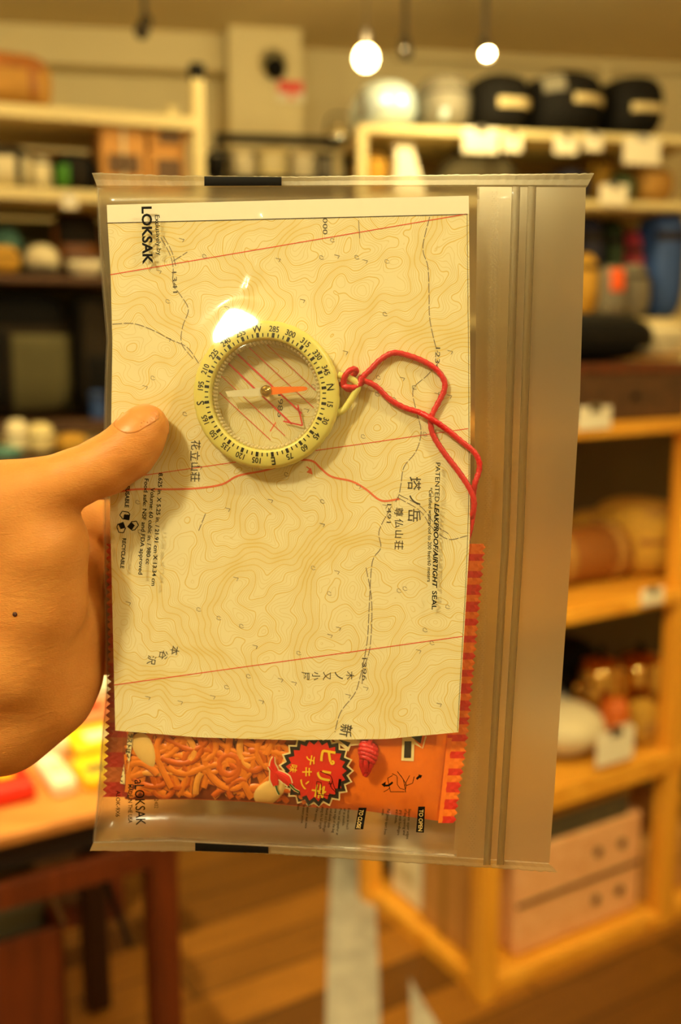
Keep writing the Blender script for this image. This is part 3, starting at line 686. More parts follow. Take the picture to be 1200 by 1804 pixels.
carton(PR, 900, 1140, 1394, zc2, .05, .26, m_pale, 'tray', 'flat pale tray topmost above the pinkish crate', 'tray', [('edge', .0, 1, .0, .3, m_grey)])
# goods seen through the open left side of the rack
carton(PL, 690, 742, 1496, sl, .04, .12, m_card, 'carton', 'white carton in the open left side of the pine rack', 'box', [('label', .2, .8, .4, .7, m_pale)])
carton(PL, 744, 826, 1490, sl, .03, .2, m_kraft, 'carton', 'amber carton just left of the corner post of the pine rack', 'box', [('tape', .44, .56, .0, 1, m_tan)])

# ---------------- dark table with bright packets at the left
LT = Frame(-.33, 1.62, 59); ZT = .705
tb = thing('display_table', 'dark red brown wooden table at the lower left with bright packets', 'table', LT.p(-.4, .3, 0))
board(LT, -1.3, .07, -.0, .56, ZT - .02, ZT, m_topw, 'table_top', tb, .003)
board(LT, -1.25, .05, .006, .026, ZT - .135, ZT - .088, m_redw, 'apron', tb); board(LT, -1.25, .05, .5, .52, ZT - .135, ZT - .088, m_redw, 'apron', tb)
board(LT, .02, .045, .02, .52, ZT - .135, ZT - .088, m_redw, 'side_apron', tb)
board(LT, -1.26, .03, .05, .51, ZT - .088, ZT - .02, mat('table_shadow_gap', (40, 22, 12), 0.7), 'under_shade', tb)  # dark-coloured block standing in for the shade under the top
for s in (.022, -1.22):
    for o in (.03, .47): board(LT, s - .026, s + .026, o - .026, o + .026, 0, ZT - .02, m_redw if o < .1 else mat('shaded_leg_wood', (56, 28, 14), 0.5), 'leg', tb, .004)  # rear legs coloured darker for the shade beneath the table
MB().add(*tube_vf([LT.p(-.03, .46, .42), LT.p(-.03, .25, .5), LT.p(-.03, .06, .4)], .006, 8)).build('brace', m_black, tb)
# crate with a wire stay under the table
crt = thing('storage_crate', 'brown open crate with dark contents under the dark table', 'crate', LT.p(-.5, .12, 0))
sx, zx = LT.hit(112, 1630, .1)
for a, b, o0, o1, z0, z1, nm in ((-1.1, sx, .1, .115, .02, zx, 'side'), (-1.1, sx, .44, .455, .02, zx, 'side'), (sx - .015, sx, .1, .455, .02, zx, 'end'), (-1.1, sx, .1, .455, .0, .02, 'bottom')):
    board(LT, a, b, o0, o1, z0, z1, m_redw, nm, crt)
sack(LT, -160, 108, 1556, .02, .14, .28, m_olive2, 'folded_tarp', 'dark grey green tarp stuffed into the crate under the table', 'tarp', [('seam', .05, .95, .7, .73, m_black2)], p=3.4, amp=.06, seed=81)
a, za = LT.hit(72, 1535, .09); b, zb2 = LT.hit(112, 1625, .09)
tag(MB().add(*tube_vf([LT.p(a, .09, za), LT.p((a + b) / 2, .085, (za + zb2) / 2), LT.p(b, .09, zb2)], .005, 8)).build('wire_stay', m_steel, None), 'bright slanted wire stay above the crate under the table', 'wire')
# packets on the table
m_red = mat('red_packet', (226, 40, 20), 0.4, var=0.1, scale=40); m_yellow = mat('yellow_packet', (250, 206, 30), 0.4, var=0.1, scale=40); m_salmon = mat('salmon_packet', (240, 140, 96), 0.4, var=0.1, scale=40)
m_whitep = mat('white_packet', (246, 236, 214), 0.4, var=0.06, scale=40)
def packet(x0, x1, yf, yb, h, m, label, parts, cat='packet'):
    """A packet lying on the table between two rows of pixels."""
    a, b = floor_at(x0, yf, ZT), floor_at(x1, yf, ZT); c = floor_at((x0 + x1) / 2, yb, ZT)
    sv = lambda p: ((p - LT.o) @ LT.e, (p - LT.o) @ LT.b)
    s0, o0 = sv(a); s1, o1 = sv(b); _, o2 = sv(c); oo = (o0 + o1) / 2; s0 = max(s0, -1.24); dep = max(.04, o2 - oo)
    r = thing('food_packet', label, cat, LT.p((s0 + s1) / 2, oo + dep / 2, ZT), 'bright food packets on the dark table')
    MB().add(*fbox(LT, s0, s1, oo, oo + dep, ZT, ZT + h, min(h * .3, .012))).build('body', m, r)
    for pn, u0, u1, v0, v1, pm in parts:
        MB().add(*fbox(LT, s0 + (s1 - s0) * u0, s0 + (s1 - s0) * u1, oo + dep * v0, oo + dep * v1, ZT + h - .002, ZT + h + .002, .0008)).build(pn, pm, r)
    return r
packet(-60, 76, 1424, 1360, .035, m_red, 'red packet at the front left corner of the dark table', [('label', .5, .75, .3, .8, m_yellow), ('picture', .1, .35, .2, .8, m_salmon)])
packet(92, 142, 1404, 1345, .03, m_whitep, 'white packet on the dark table between red and yellow ones', [('label', .2, .8, .3, .6, m_pale)])
packet(146, 250, 1388, 1346, .028, m_yellow, 'yellow packet nearest the clear bag on the dark table', [('label', .1, .5, .2, .5, m_olive)])
packet(-70, 60, 1352, 1312, .03, m_salmon, 'salmon packet behind the red packet on the dark table', [('label', .55, .85, .2, .8, m_dgreen)])
packet(70, 128, 1338, 1308, .04, m_whitep, 'small white packet behind the first white packet', [('label', .2, .8, .2, .7, m_salmon)])
packet(130, 230, 1336, 1296, .03, m_yellow, 'second yellow packet behind the nearest yellow one', [('label', .3, .8, .2, .6, m_whitep)])
packet(-60, 120, 1300, 1262, .03, m_yellow, 'yellow packet behind the hand at the back of the table', [('label', .3, .8, .2, .6, m_red)])
packet(130, 236, 1288, 1254, .04, m_salmon, 'salmon packet at the back beside the clear bag edge', [('label', .2, .6, .2, .6, m_red)])
packet(80, 240, 1246, 1222, .05, m_whitep, 'bright white packet farthest back on the dark table', [('label', .2, .6, .2, .6, m_yellow)])

# ---------------- lamps, camera and sign up by the ceiling
WB = Frame(WF.o[0], WF.o[1], 80)
def at_depth(x, y, Y): r = ray(x, y); return CAM + r * (Y / r[1])
m_glow = emit_mat('lamp_glow', (255, 214, 150), 30.0); m_glow2 = emit_mat('spot_glow', (255, 214, 150), 90.0)
m_dark = mat('dark_metal', (38, 32, 26), 0.45, metal=0.4, var=0.15)
c = at_depth(645, 103, 2.9)
g = thing('globe_lamp', 'glowing round globe lamp hanging from the ceiling', 'lamp', np.array([c[0], c[1], ZC]))
MB().add(*lathe_vf([(0.002, -.031), (.014, -.028), (.026, -.018), (.031, 0), (.027, .016), (.019, .026), (.012, .030)], c, seg=32)).build('globe', m_glow, g, smooth=True)
MB().add(*lathe_vf([(.014, .034), (.015, .06), (.01, .075), (.003, .08)], c, seg=20)).build('socket', m_dark, g, smooth=True)
MB().add(*tube_vf([c + [0, 0, .078], [c[0], c[1], ZC]], .0015, 8)).build('cable', m_dark, g)
room_light('globe_lamp_light', tuple(c + [0, -.06, .03]), 11, .04, AMBER)
def spotlamp(x, y, Y, label, lit, grp):
    c = at_depth(x, y, Y)
    t = thing('track_spotlight', label, 'spotlight', np.array([c[0], c[1], ZC]), grp)
    ax3 = np.array([0.0, -math.cos(R(35)), -math.sin(R(35))]); X3 = np.array([1.0, 0, 0]); Y3 = np.cross(ax3, X3)
    MB().add(*lathe_vf([(.004, -.09), (.015, -.085), (.018, -.06), (.02, .0), (.02, .02), (.017, .02), (.016, .005)], c, (X3, Y3, ax3), 24)).build('housing', m_dark, t, smooth=True)
    MB().add(*lathe_vf([(.0162, .006), (.012, .010), (.001, .012)], c, (X3, Y3, ax3), 24)).build('lens', m_glow2 if lit else m_steel, t, smooth=True)
    q = c - ax3 * .05
    MB().add(*tube_vf([q, q + [0, 0, .06], [q[0], q[1], ZC - .02]], .007, 8)).build('stem', m_dark, t)
    MB().add(*fbox(Frame(q[0], q[1], 90), -.05, .05, -.015, .015, ZC - .025, ZC, .003)).build('track_adapter', m_dark, t)
    return c
gs = 'track spotlights on the ceiling'
spotlamp(251, 52, 2.95, 'unlit dark spotlight near the top left of the ceiling', False, gs)
spotlamp(715, 88, 3.1, 'unlit dark spotlight right of the globe lamp', False, gs)
c = spotlamp(858, 92, 3.0, 'bright lit spotlight above the black sacks', True, gs)
room_light('spot_lamp_light', tuple(c + np.array([0, -.05, -.03])), 9, .03, AMBER)
s_, z_ = WF.hit(481, 122, -.25)
dc = thing('dome_camera', 'white and black dome camera on the pier', 'camera', WF.p(s_, -.25, z_))
axd = (WF.e, np.array([0, 0, 1.0]), -WF.b)
MB().add(*lathe_vf([(.001, 0), (.05, 0), (.052, .02), (.045, .03)], WF.p(s_, -.25, z_ + .02), axd, 28)).build('base', m_white, dc, smooth=True)
MB().add(*lathe_vf([(.04, .03), (.036, .05), (.02, .066), (.001, .07)], WF.p(s_ + .005, -.25, z_ - .005), axd, 28)).build('dome', m_black, dc, smooth=True)
s0, z1 = WF.hit(487, 142, -.25); s1, z0 = WF.hit(536, 181, -.25)
sg = thing('wall_sign', 'small red and white sign on the pier below the dome camera', 'sign', WF.p((s0 + s1) / 2, -.25, z0))
MB().add(*fbox(WF, s0, s1, -.262, -.25, z0, z1, .002)).build('panel', m_card, sg)
MB().add(*fbox(WF, s0 + .005, s1 - .005, -.266, -.26, z0 + (z1 - z0) * .42, z1 - .004, .001)).build('red_field', m_red, sg)
MB().add(*fbox(WF, (s0 * .6 + s1 * .4), (s0 * .35 + s1 * .65), -.266, -.26, z0 + .008, z0 + (z1 - z0) * .36, .001)).build('red_mark', m_salmon, sg)

# ================================================================== the clear bag
m_film = film_mat('clear_film', 0.03, (215, 205, 180), rough=0.09, bump=0.06, bscale=60)
m_back = film_mat('back_film', 0.07, (205, 195, 165), rough=0.15, bump=0.2, bscale=40, frost=0.45)
m_milky = film_mat('milky_film', 0.27, (164, 136, 76), rough=0.3, bump=0.2, bscale=700, trans=0.5, frost=0.95)
m_head = film_mat('header_film', 0.05, (205, 195, 170), rough=0.22, bump=0.15, bscale=300)
m_seal = film_mat('sealed_edge', 0.38, (180, 165, 125), rough=0.2, bump=0.25, bscale=1400, trans=0.3, frost=0.5)
m_zip = film_mat('zip_rib', 0.5, (120, 98, 52), rough=0.2, bump=0.1, bscale=200, trans=0.35, frost=0.6)
m_ink = mat('black_ink', (14, 10, 8), 0.6, var=0.2, scale=900, spec=0.15)
m_tab = mat('black_tab', (14, 10, 7), 0.5, var=0.3, scale=300, spec=0.12)

YL = [330, 430, 520, 600, 630, 700, 820, 1000, 1100, 1215, 1300, 1400, 1470, 1485]
XL = [172, 176, 183, 190, 188, 186, 184, 184, 187, 188, 180, 173, 167, 165]
def xleft(y): return np.interp(y, YL, XL)
def xclear(y): return np.interp(y, [330, 825, 1500], [841, 836, 800])       # where the frosted header sheet starts
def xzip(y): return np.interp(y, [330, 950, 1520], [912, 893, 860])
def xright(y): return np.interp(y, [310, 700, 1000, 1530], [1033, 1022, 1004, 967])
def ytop(x): return np.interp(x, [160, 600, 840, 1035], [331, 329, 329, 330])
def ybot(x): return np.interp(x, [165, 300, 480, 640, 800, 965], [1483, 1479, 1489, 1497, 1509, 1520])
def dome(t, w):
    return np.sqrt(np.maximum(0, 1 - (1 - np.clip(t / w, 0, 1)) ** 2))
CPX = (470.0, 693.0)
def h_map(x, y):
    x = np.asarray(x, float); y = np.asarray(y, float)
    return 0.8 + 0.5 * np.clip((y - 1200) / 100, 0, 1) ** 2 + 0.25 * np.sin(x / 140.0) * np.sin(y / 190.0)
def h_map_ink(x, y): return h_map(x, y) + 0.07
RIDGES = [((452, 470), (466, 385), 9, 1.0), ((436, 510), (452, 470), 8, .6), ((182, 1478), (262, 1370), 12, 1.4), ((300, 1440), (345, 1480), 8, 1.0),
          ((540, 1420), (585, 1478), 10, 1.5), ((585, 1478), (690, 1440), 12, 1.3), ((690, 1440), (790, 1500), 9, .9), ((205, 600), (300, 690), 12, .8),
          ((190, 610), (240, 520), 10, .7), ((330, 1455), (420, 1425), 7, .9), ((640, 640), (840, 560), 30, .5), ((620, 780), (830, 900), 40, .6)]
def h_film(x, y):
    x = np.asarray(x, float); y = np.asarray(y, float)
    e = dome(x - xleft(y), 26) * dome(y - ytop(x), 26) * dome(xzip(y) - x, 60) * dome(ybot(x) - y, 150)
    base = -3.2 + 6.4 * e
    r = np.hypot(x - CPX[0], y - CPX[1])
    tent = np.interp(r, [0, 104, 112, 178, 205, 240, 300], [9.8, 9.6, 9.2, 4.8, 3.6, 1.6, -1])
    fu = np.array([-50.0, -108.0]) / 119.0                                     # a taut facet of film towards the upper left
    fv = (x - CPX[0]) * fu[0] + (y - CPX[1]) * fu[1]; fl = -(x - CPX[0]) * fu[1] + (y - CPX[1]) * fu[0]
    rr_ = np.hypot(fl / 46.0, (fv - 128) / 34.0) * (1 + 0.10 * np.sin(np.arctan2(fv - 128, fl) * 3 + 0.6))
    facet = np.minimum(9.7, 9.9 - 0.0665 * (fv - 109)) - 0.7e-4 * (fl ** 2 + (fv - 128) ** 2) - 2.2 * np.maximum(0, rr_ - 1) ** 1.3
    facet = np.where(fv > 40, facet, -9.0)
    tent = np.maximum(tent, facet)
    k = 1.2; hh = np.clip(0.5 + 0.5 * (tent - base) / k, 0, 1)
    z = base * (1 - hh) + tent * hh + k * hh * (1 - hh)
    bump = np.exp(-(((x - 648) / 34) ** 2 + ((y - 1335) / 46) ** 2)) * 3.0      # over the cord's knot
    z = z + bump
    for (ax, ay), (bx, by), w, hgt in RIDGES:
        dx, dy = bx - ax, by - ay; ll = dx * dx + dy * dy
        t = np.clip(((x - ax) * dx + (y - ay) * dy) / ll, 0, 1)
        d = np.hypot(x - ax - t * dx, y - ay - t * dy)
        z = z + hgt * np.exp(-(d / w) ** 2) * np.clip(e * 2, 0, 1)
    return z + 0.12 * e * np.sin(x / 31.0 + y / 57.0) + 0.10 * e * np.sin(y / 23.0 - x / 47.0)
def h_film_ink(x, y): return h_film(x, y) + 0.12
def h_back(x, y):
    x = np.asarray(x, float); y = np.asarray(y, float)
    e = dome(x - xleft(y), 60) * dome(y - ytop(x), 300) * dome(xzip(y) - x, 70) * dome(ybot(x) - y, 110)
    return -4.0 - 14.5 * e
def sheet(xa, xb, y0, y1, hf, nx, ny, ya=None, yb=None):
    V = []
    for t in np.linspace(0, 1, ny):
        for u in np.linspace(0, 1, nx):
            yg = y0 + (y1 - y0) * t
            xg = xa(yg) * (1 - u) + xb(yg) * u
            yy = (ya(xg) * (1 - t) + yb(xg) * t) if ya else yg
            V.append((xg, yy))
    q = np.array(V)
    return S(q[:, 0], q[:, 1], hf(q[:, 0], q[:, 1])), grid_faces(ny, nx)
BAG_C = S(600, 1500, 0)
bag = thing('zip_bag', 'clear plastic zip bag held up in the hand, holding a map and compass', 'plastic bag', BAG_C)
MB().add(*sheet(xleft, xzip, 330, 1490, h_film, 150, 230, ytop, ybot)).build('front_film', m_film, bag, smooth=True)
MB().add(*sheet(xleft, lambda y: xclear(y) + 4, 330, 1490, h_back, 60, 90, ytop, ybot)).build('back_film', m_back, bag, smooth=True)
def h_sheet(x, y):
    a, b = xclear(y), xzip(y)
    return np.interp((np.asarray(x) - a) / (b - a), [0, 0.5, 1, 2, 3], [-9.5, -8.0, -4.6, -3.8, -3.4])
MB().add(*sheet(xclear, xright, 330, 1515, h_sheet, 30, 60, ytop, ybot)).build('back_header', m_milky, bag, smooth=True)
MB().add(*sheet(lambda y: xzip(y) - 4, xright, 330, 1515, lambda x, y: np.full(np.shape(x), -2.6), 20, 60, ytop, ybot)).build('front_header', m_head, bag, smooth=True)
ys = np.linspace(331, 1482, 120)
MB().add(*tube_vf(S(xleft(ys), ys, np.full(120, -3.6)), 0.45e-3, 8)).build('side_fold', m_head, bag, smooth=True)
# two zip ribs and the embossed grip band left of them
for dx0, dx1 in ((-10, 5), (18, 33)):
    mb = MB(); ys = np.linspace(328, 1524, 90); V = []
    for y in ys:
        f = np.interp(y, [330, 1520], [1.0, 0.84])
        for u, hh in ((0, -2.9), (0.12, -1.6), (0.5, -1.2), (0.88, -1.6), (1, -2.9)):
            V.append((xzip(y) + (dx0 + (dx1 - dx0) * u) * f, y, hh))
    q = np.array(V); mb.add(S(q[:, 0], q[:, 1], q[:, 2]), grid_faces(90, 5)).build('zip_rib', m_zip, bag, smooth=True)
mb = MB(); ys = np.arange(338, 1500, 4.0)
for k, y in enumerate(ys):
    f = np.interp(y, [330, 1520], [1.0, 0.8]); x0 = xzip(y) - 44 * f
    for j in range(2):
        xx = x0 + 7 * j * f + (k % 2) * 3
        q = np.array([(xx - 2, y), (xx, y - 1.5), (xx + 2, y), (xx, y + 1.5), (xx, y)])
        V = S(q[:, 0], q[:, 1], np.array([-3.9, -3.9, -3.9, -3.9, -3.5]) + np.interp(y, [330, 1500], [0, 0.3]) * 0)
        mb.add(V, [(0, 1, 4), (1, 2, 4), (2, 3, 4), (3, 0, 4)])
mb.build('grip_band', m_head, bag)
# welded seals along top and bottom with flared ends, a black tab in each
rsn = np.random.RandomState(3)
def seal(x0, x1, inner, outer, name, h=-3.2):
    n = 170; V = []; xs = np.linspace(0, 1, n); jit = rsn.normal(size=n) * 0.4
    for i, u in enumerate(xs):
        xa = x0[0] + (x1[0] - x0[0]) * u; xb = x0[1] + (x1[1] - x0[1]) * u
        for w, hh in ((0, 0.0), (0.15, 0.5), (0.55, 0.2), (0.9, 0.45), (1, 0.1)):
            x = xa * (1 - w) + xb * w
            V.append((x, inner(x) * (1 - w) + (outer(x) + jit[i]) * w, h + hh * .6 + 0.03 * math.sin(i * 1.9)))
    q = np.array(V)
    return MB().add(S(q[:, 0], q[:, 1], q[:, 2]), grid_faces(n, 5)).build(name, m_seal, bag)
otop = lambda x: np.interp(x, [160, 300, 500, 840, 1046], [304, 309, 311, 307, 305])
obot = lambda x: np.interp(x, [158, 340, 470, 640, 800, 982], [1499, 1500, 1504, 1515, 1525, 1537])
seal((172, 162), (1034, 1047), ytop, otop, 'top_seal')
seal((165, 158), (966, 982), ybot, obot, 'bottom_seal')
def strip(x0, x1, fa, fb, h, m, name):
    xs = np.linspace(x0, x1, 30); V = []
    for x in xs:
        for w, dh in ((0.08, 0), (0.5, 0.25), (0.94, 0)):
            V.append((x, fa(x) * (1 - w) + fb(x) * w, h + dh))
    q = np.array(V)
    return MB().add(S(q[:, 0], q[:, 1], q[:, 2]), grid_faces(30, 3)).build(name, m, bag, smooth=True)
strip(360, 496, lambda x: ytop(x) - 1, otop, -2.2, m_tab, 'black_tab')
strip(344, 473, lambda x: ybot(x) + 2, obot, -2.2, m_tab, 'black_tab')
# printing on the front film
hi = h_film_ink
mb = MB()
text_line(mb, 'LOKSAK', (250, 364), (252, 466), 17, hi, 0.03)
text_line(mb, 'Exclusively by', (273, 379), (277, 450), 8, hi, 0.012)
mb.build('maker_lettering', m_ink, bag); mb = MB()
text_line(mb, 'PATENTED', (768, 815), (766, 884), 8, hi, 0.008)
text_line(mb, 'LEAKPROOF/AIRTIGHT', (766, 887), (762, 1036), 8, hi, 0.03, 0.25)
text_line(mb, 'SEAL', (762, 1041), (761, 1074), 8, hi, 0.02)
text_line(mb, '*Certified waterproof to 200 feet/60 meters', (756, 859), (753, 1025), 6, hi, 0.015)
mb.build('claim_lettering', m_ink, bag); mb = MB()
text_line(mb, '8.625 in. X 5.25 in. / 21.91 cm X 13.34 cm', (280, 833), (267, 1032), 7, hi, 0.022)
text_line(mb, 'Volume: 60 cubic in. / 980 cc', (266, 859), (257, 994), 7, hi, 0.022)
text_line(mb, 'Food safe: NSF and FDA approved', (255, 843), (244, 1012), 7, hi, 0.022)
text_line(mb, 'REUSABLE', (222, 850), (220, 894), 7, hi, 0.03)
text_line(mb, 'RECYCLABLE', (216, 948), (212, 1001), 6.5, hi, 0.03)
mb.build('size_lettering', m_ink, bag); mb = MB()
text_line(mb, 'aLOKSAK', (237, 1374), (240, 1454), 17, hi, 0.004)
text_line(mb, 'MADE IN THE USA', (226, 1382), (226, 1450), 7, hi, 0.012)
text_line(mb, 'ALOK-9X6', (205, 1393), (204, 1439), 7, hi, 0.012)
text_line(mb, '2402', (272, 1408), (272, 1424), 7, hi, 0.0)
mb.build('origin_lettering', m_ink, bag)
mb = MB()                                                      # three-arrow recycling mark
for cx, cy, a in ((221, 909, 200), (234, 926, 320), (214, 929, 80)):
    c, s = math.cos(R(a)), math.sin(R(a))
    def tr(P): return [(cx + c * u - s * v, cy + s * u + c * v) for u, v in P]
    poly(mb, tr([(-9, -5), (2, -7), (3, 2), (-7, 5)]), hi)
    for e in (((2, -7), (10, -2)), ((10, -2), (8, 6)), ((8, 6), (-2, 8)), ((-2, 8), (-7, 5))):
        q = tr(e); stroke(mb, q, 1.6, hi)
mb.build('recycling_mark', m_ink, bag)
m_clear_ink = mat('pale_letter', (214, 178, 110), 0.6, var=0.1, scale=500)
for box, words, p0, p1 in (([(737, 1421), (749, 1421), (747, 1467), (733, 1466)], 'TO OPEN', (739, 1426), (737, 1464)),
                           ([(632, 1423), (646, 1423), (640, 1461), (625, 1461)], 'TO CLOSE', (634, 1426), (628, 1459))):
    mb = MB(); bx = np.array(box, float)
    gq = np.array([(bx[0] * (1 - u) + bx[1] * u) * (1 - v) + (bx[3] * (1 - u) + bx[2] * u) * v for v in np.linspace(0, 1, 24) for u in np.linspace(0, 1, 8)])
    mb.add(S(gq[:, 0], gq[:, 1], hi(gq[:, 0], gq[:, 1]) - 0.04), grid_faces(24, 8), 0); text_line(mb, words, p0, p1, 7, lambda x, y: hi(x, y) + 0.1, 0.02, mi=1)
    mb.build('instruction_heading', [m_ink, m_clear_ink], bag)
mb = MB()
for t, p0, p1 in (('Separate upper edges', (720, 1425), (716, 1478)), ('of bag opening and', (713, 1425), (710, 1471)), ('grip with forefingers', (705, 1427), (700, 1471)),
                  ('and thumbs.', (698, 1426), (695, 1451)), ('Pull gently apart from', (683, 1425), (676, 1470)), ('center.', (674, 1425), (672, 1437)),
                  ('Evacuate as much', (613, 1424), (610, 1461)), ('air as possible.', (606, 1424), (603, 1455)), ('Press seal together at', (598, 1424), (592, 1471)),
                  ('one edge of the bag', (590, 1424), (585, 1467)), ('and slowly slide', (582, 1424), (577, 1458)), ('thumb and forefinger', (575, 1423), (569, 1466)),
                  ('along the full length', (567, 1421), (562, 1460)), ('of the opening.', (558, 1420), (553, 1448)),
                  ('Repeat at least twice', (541, 1419), (537, 1459)), ('to ensure positive', (534, 1418), (530, 1450)), ('closure.', (525, 1416), (523, 1427))):
    text_line(mb, t, p0, p1, 4.6, hi, 0.006)
mb.build('instruction_text', m_ink, bag)
mb = MB()                                                      # line drawings of hands opening and closing the bag
for P in ([(676, 1395), (684, 1391), (687, 1387)], [(691, 1363), (700, 1367), (700, 1382), (705, 1389), (713, 1391)], [(683, 1371), (692, 1366)], [(683, 1371), (688, 1395)],
          [(688, 1395), (713, 1395)], [(700, 1359), (710, 1372), (716, 1382), (714, 1394)], [(722, 1366), (716, 1377), (713, 1386)], [(730, 1368), (727, 1380), (716, 1384)], [(706, 1366), (711, 1374), (713, 1385), (715, 1396)],
          [(564, 1359), (583, 1367), (586, 1374), (582, 1386)], [(558, 1377), (566, 1378), (567, 1400), (558, 1399)], [(558, 1377), (558, 1399)], [(567, 1400), (580, 1402), (592, 1400)],
          [(580, 1376), (584, 1388), (594, 1398)], [(585, 1372), (588, 1384), (592, 1394)], [(578, 1381), (586, 1380)]):
    stroke(mb, P, 1.1, hi, smooth=False)
stroke(mb, [(676, 1383), (684, 1384), (692, 1378)], 3.5, hi); poly(mb, [(672, 1382), (680, 1377), (678, 1387)], hi)
poly(mb, [(733, 1371), (738, 1366), (737, 1364), (744, 1366), (741, 1372), (740, 1370), (735, 1374)], hi)
poly(mb, [(597, 1372), (602, 1373), (599, 1391), (595, 1389)], hi)
mb.build('instruction_drawing', m_ink, bag)

# ================================================================== the map sheet
def map_material():
    m = bpy.data.materials.new('printed_map'); m.use_nodes = True
    nt = m.node_tree; N = nt.nodes; L = nt.links; b = N['Principled BSDF']
    b.inputs['Roughness'].default_value = 0.75; b.inputs['Specular IOR Level'].default_value = 0.2
    tc = N.new('ShaderNodeTexCoord')
    def math_(op, a, bb=None, c=None):
        n = N.new('ShaderNodeMath'); n.operation = op
        for i, v in enumerate((a, bb, c)):
            if v is None: continue
            if isinstance(v, (int, float)): n.inputs[i].default_value = v
            else: L.new(v, n.inputs[i])
        return n.outputs[0]
    def height(off):
        ad = N.new('ShaderNodeVectorMath'); ad.operation = 'ADD'; ad.inputs[1].default_value = off
        L.new(tc.outputs['Object'], ad.inputs[0])
        wz = N.new('ShaderNodeTexNoise'); wz.inputs['Scale'].default_value = 21; wz.inputs['Detail'].default_value = 3.0
        wz.inputs['Roughness'].default_value = 0.45; wz.inputs['Distortion'].default_value = 0.15
        L.new(ad.outputs[0], wz.inputs['Vector'])
        sp = N.new('ShaderNodeSeparateXYZ'); L.new(ad.outputs[0], sp.inputs[0])
        a = math_('MULTIPLY', sp.outputs[0], 3.4); c2 = math_('MULTIPLY', sp.outputs[2], -1.5)
        return math_('ADD', math_('ADD', wz.outputs['Fac'], a), c2)
    e = 0.00015
    h0 = height((0, 0, 0)); hx = height((e, 0, 0)); hz = height((0, 0, e))
    gx = math_('DIVIDE', math_('SUBTRACT', hx, h0), e); gz = math_('DIVIDE', math_('SUBTRACT', hz, h0), e)
    g = math_('MAXIMUM', math_('SQRT', math_('ADD', math_('MULTIPLY', gx, gx), math_('MULTIPLY', gz, gz))), 0.4)
    def lines(n, w):
        fr_ = math_('FRACT', math_('MULTIPLY', h0, n))
        d = math_('DIVIDE', math_('ABSOLUTE', math_('SUBTRACT', fr_, 0.5)), math_('MULTIPLY', g, n))
        mr = N.new('ShaderNodeMapRange'); mr.inputs['From Min'].default_value = w * 0.4; mr.inputs['From Max'].default_value = w
        mr.inputs['To Min'].default_value = 1; mr.inputs['To Max'].default_value = 0
        L.new(d, mr.inputs['Value']); return mr.outputs[0]
    fine = lines(170.0, 0.00013); bold = lines(34.0, 0.0002)
    paper = (*lin((232, 220, 176)), 1)
    m1 = N.new('ShaderNodeMix'); m1.data_type = 'RGBA'; m1.inputs[6].default_value = paper; m1.inputs[7].default_value = (*lin((214, 186, 98)), 1)
    L.new(math_('MULTIPLY', fine, 0.55), m1.inputs[0])
    m2 = N.new('ShaderNodeMix'); m2.data_type = 'RGBA'; m2.inputs[7].default_value = (*lin((216, 180, 72)), 1)
    L.new(math_('MULTIPLY', bold, 0.75), m2.inputs[0]); L.new(m1.outputs[2], m2.inputs[6])
    L.new(m2.outputs[2], b.inputs['Base Color'])
    return m
m_map = map_material()
m_paper = mat('map_margin_paper', (242, 232, 208), 0.8, var=0.02, scale=300)
def mxl(y): return np.interp(y, [358, 480, 600, 900, 1290], [188, 195, 198, 194, 203])
def mxr(y): return np.interp(y, [345, 700, 950, 1290], [826, 829, 828, 808])
def mtop(x): return np.interp(x, [188, 520, 826], [361, 352, 345])
def mneat(x): return np.interp(x, [188, 520, 826], [393, 385, 377])
def mbot(x): return np.interp(x, [203, 350, 520, 680, 808], [1287, 1299, 1304, 1302, 1290])
map_root = thing('topographic_map', 'contour map printed on cream paper standing inside the clear bag', 'map', S(500, 1290, 0.8))
MB().add(*sheet(mxl, mxr, 360, 385, h_map, 40, 6, mtop, mneat)).build('margin', m_paper, map_root, smooth=True)
MB().add(*sheet(mxl, mxr, 385, 1295, h_map, 40, 60, mneat, mbot)).build('map_face', m_map, map_root, smooth=True)
MB().add(*sheet(mxl, mxr, 360, 1295, lambda x, y: h_map(x, y) - 0.25, 30, 50, mtop, mbot)).build('sheet_back', m_paper, map_root, smooth=True)
m_mapink = mat('map_black_ink', (62, 52, 42), 0.7, var=0.15, scale=600)
m_grey = mat('map_grey_ink', (120, 104, 86), 0.7, var=0.25, scale=600)
m_red = mat('map_red_ink', (222, 66, 40), 0.7, var=0.15, scale=400)
m_trail = mat('map_red_trail', (228, 108, 66), 0.7, var=0.2, scale=300)
hm = h_map_ink
mb = MB()
stroke(mb, [(188, 393), (520, 385), (824, 377.5)], 1.6, hm); stroke(mb, [(823, 378), (826, 700), (824, 950), (806, 1288)], 0.8, hm)
text_line(mb, '000', (569, 384), (569, 413), 8, hm, 0.0)
text_line(mb, '1341', (303, 479), (305, 516), 8, hm, 0.0); text_line(mb, '1234', (768, 612), (766, 652), 8, hm, 0.0)
text_line(mb, '1986', (490, 695), (489, 735), 9, hm, 0.0); text_line(mb, '1491', (682, 888), (681, 921), 8, hm, 0.0)
text_line(mb, '1396', (638, 1159), (638, 1199), 8, hm, 0.0)
for ch, c, s in (('花', (345, 784), 17), ('立', (344, 803), 17), ('山', (344, 822), 16), ('荘', (344, 840), 17), ('塔', (730, 852), 24), ('ノ', (731, 881), 20), ('岳', (730, 908), 23),
                 ('尊', (703, 902), 16), ('仏', (703, 922), 16), ('山', (703, 941), 15), ('荘', (703, 960), 16)):
    char_at(mb, ch, c, s, 91, hm, 0.006)
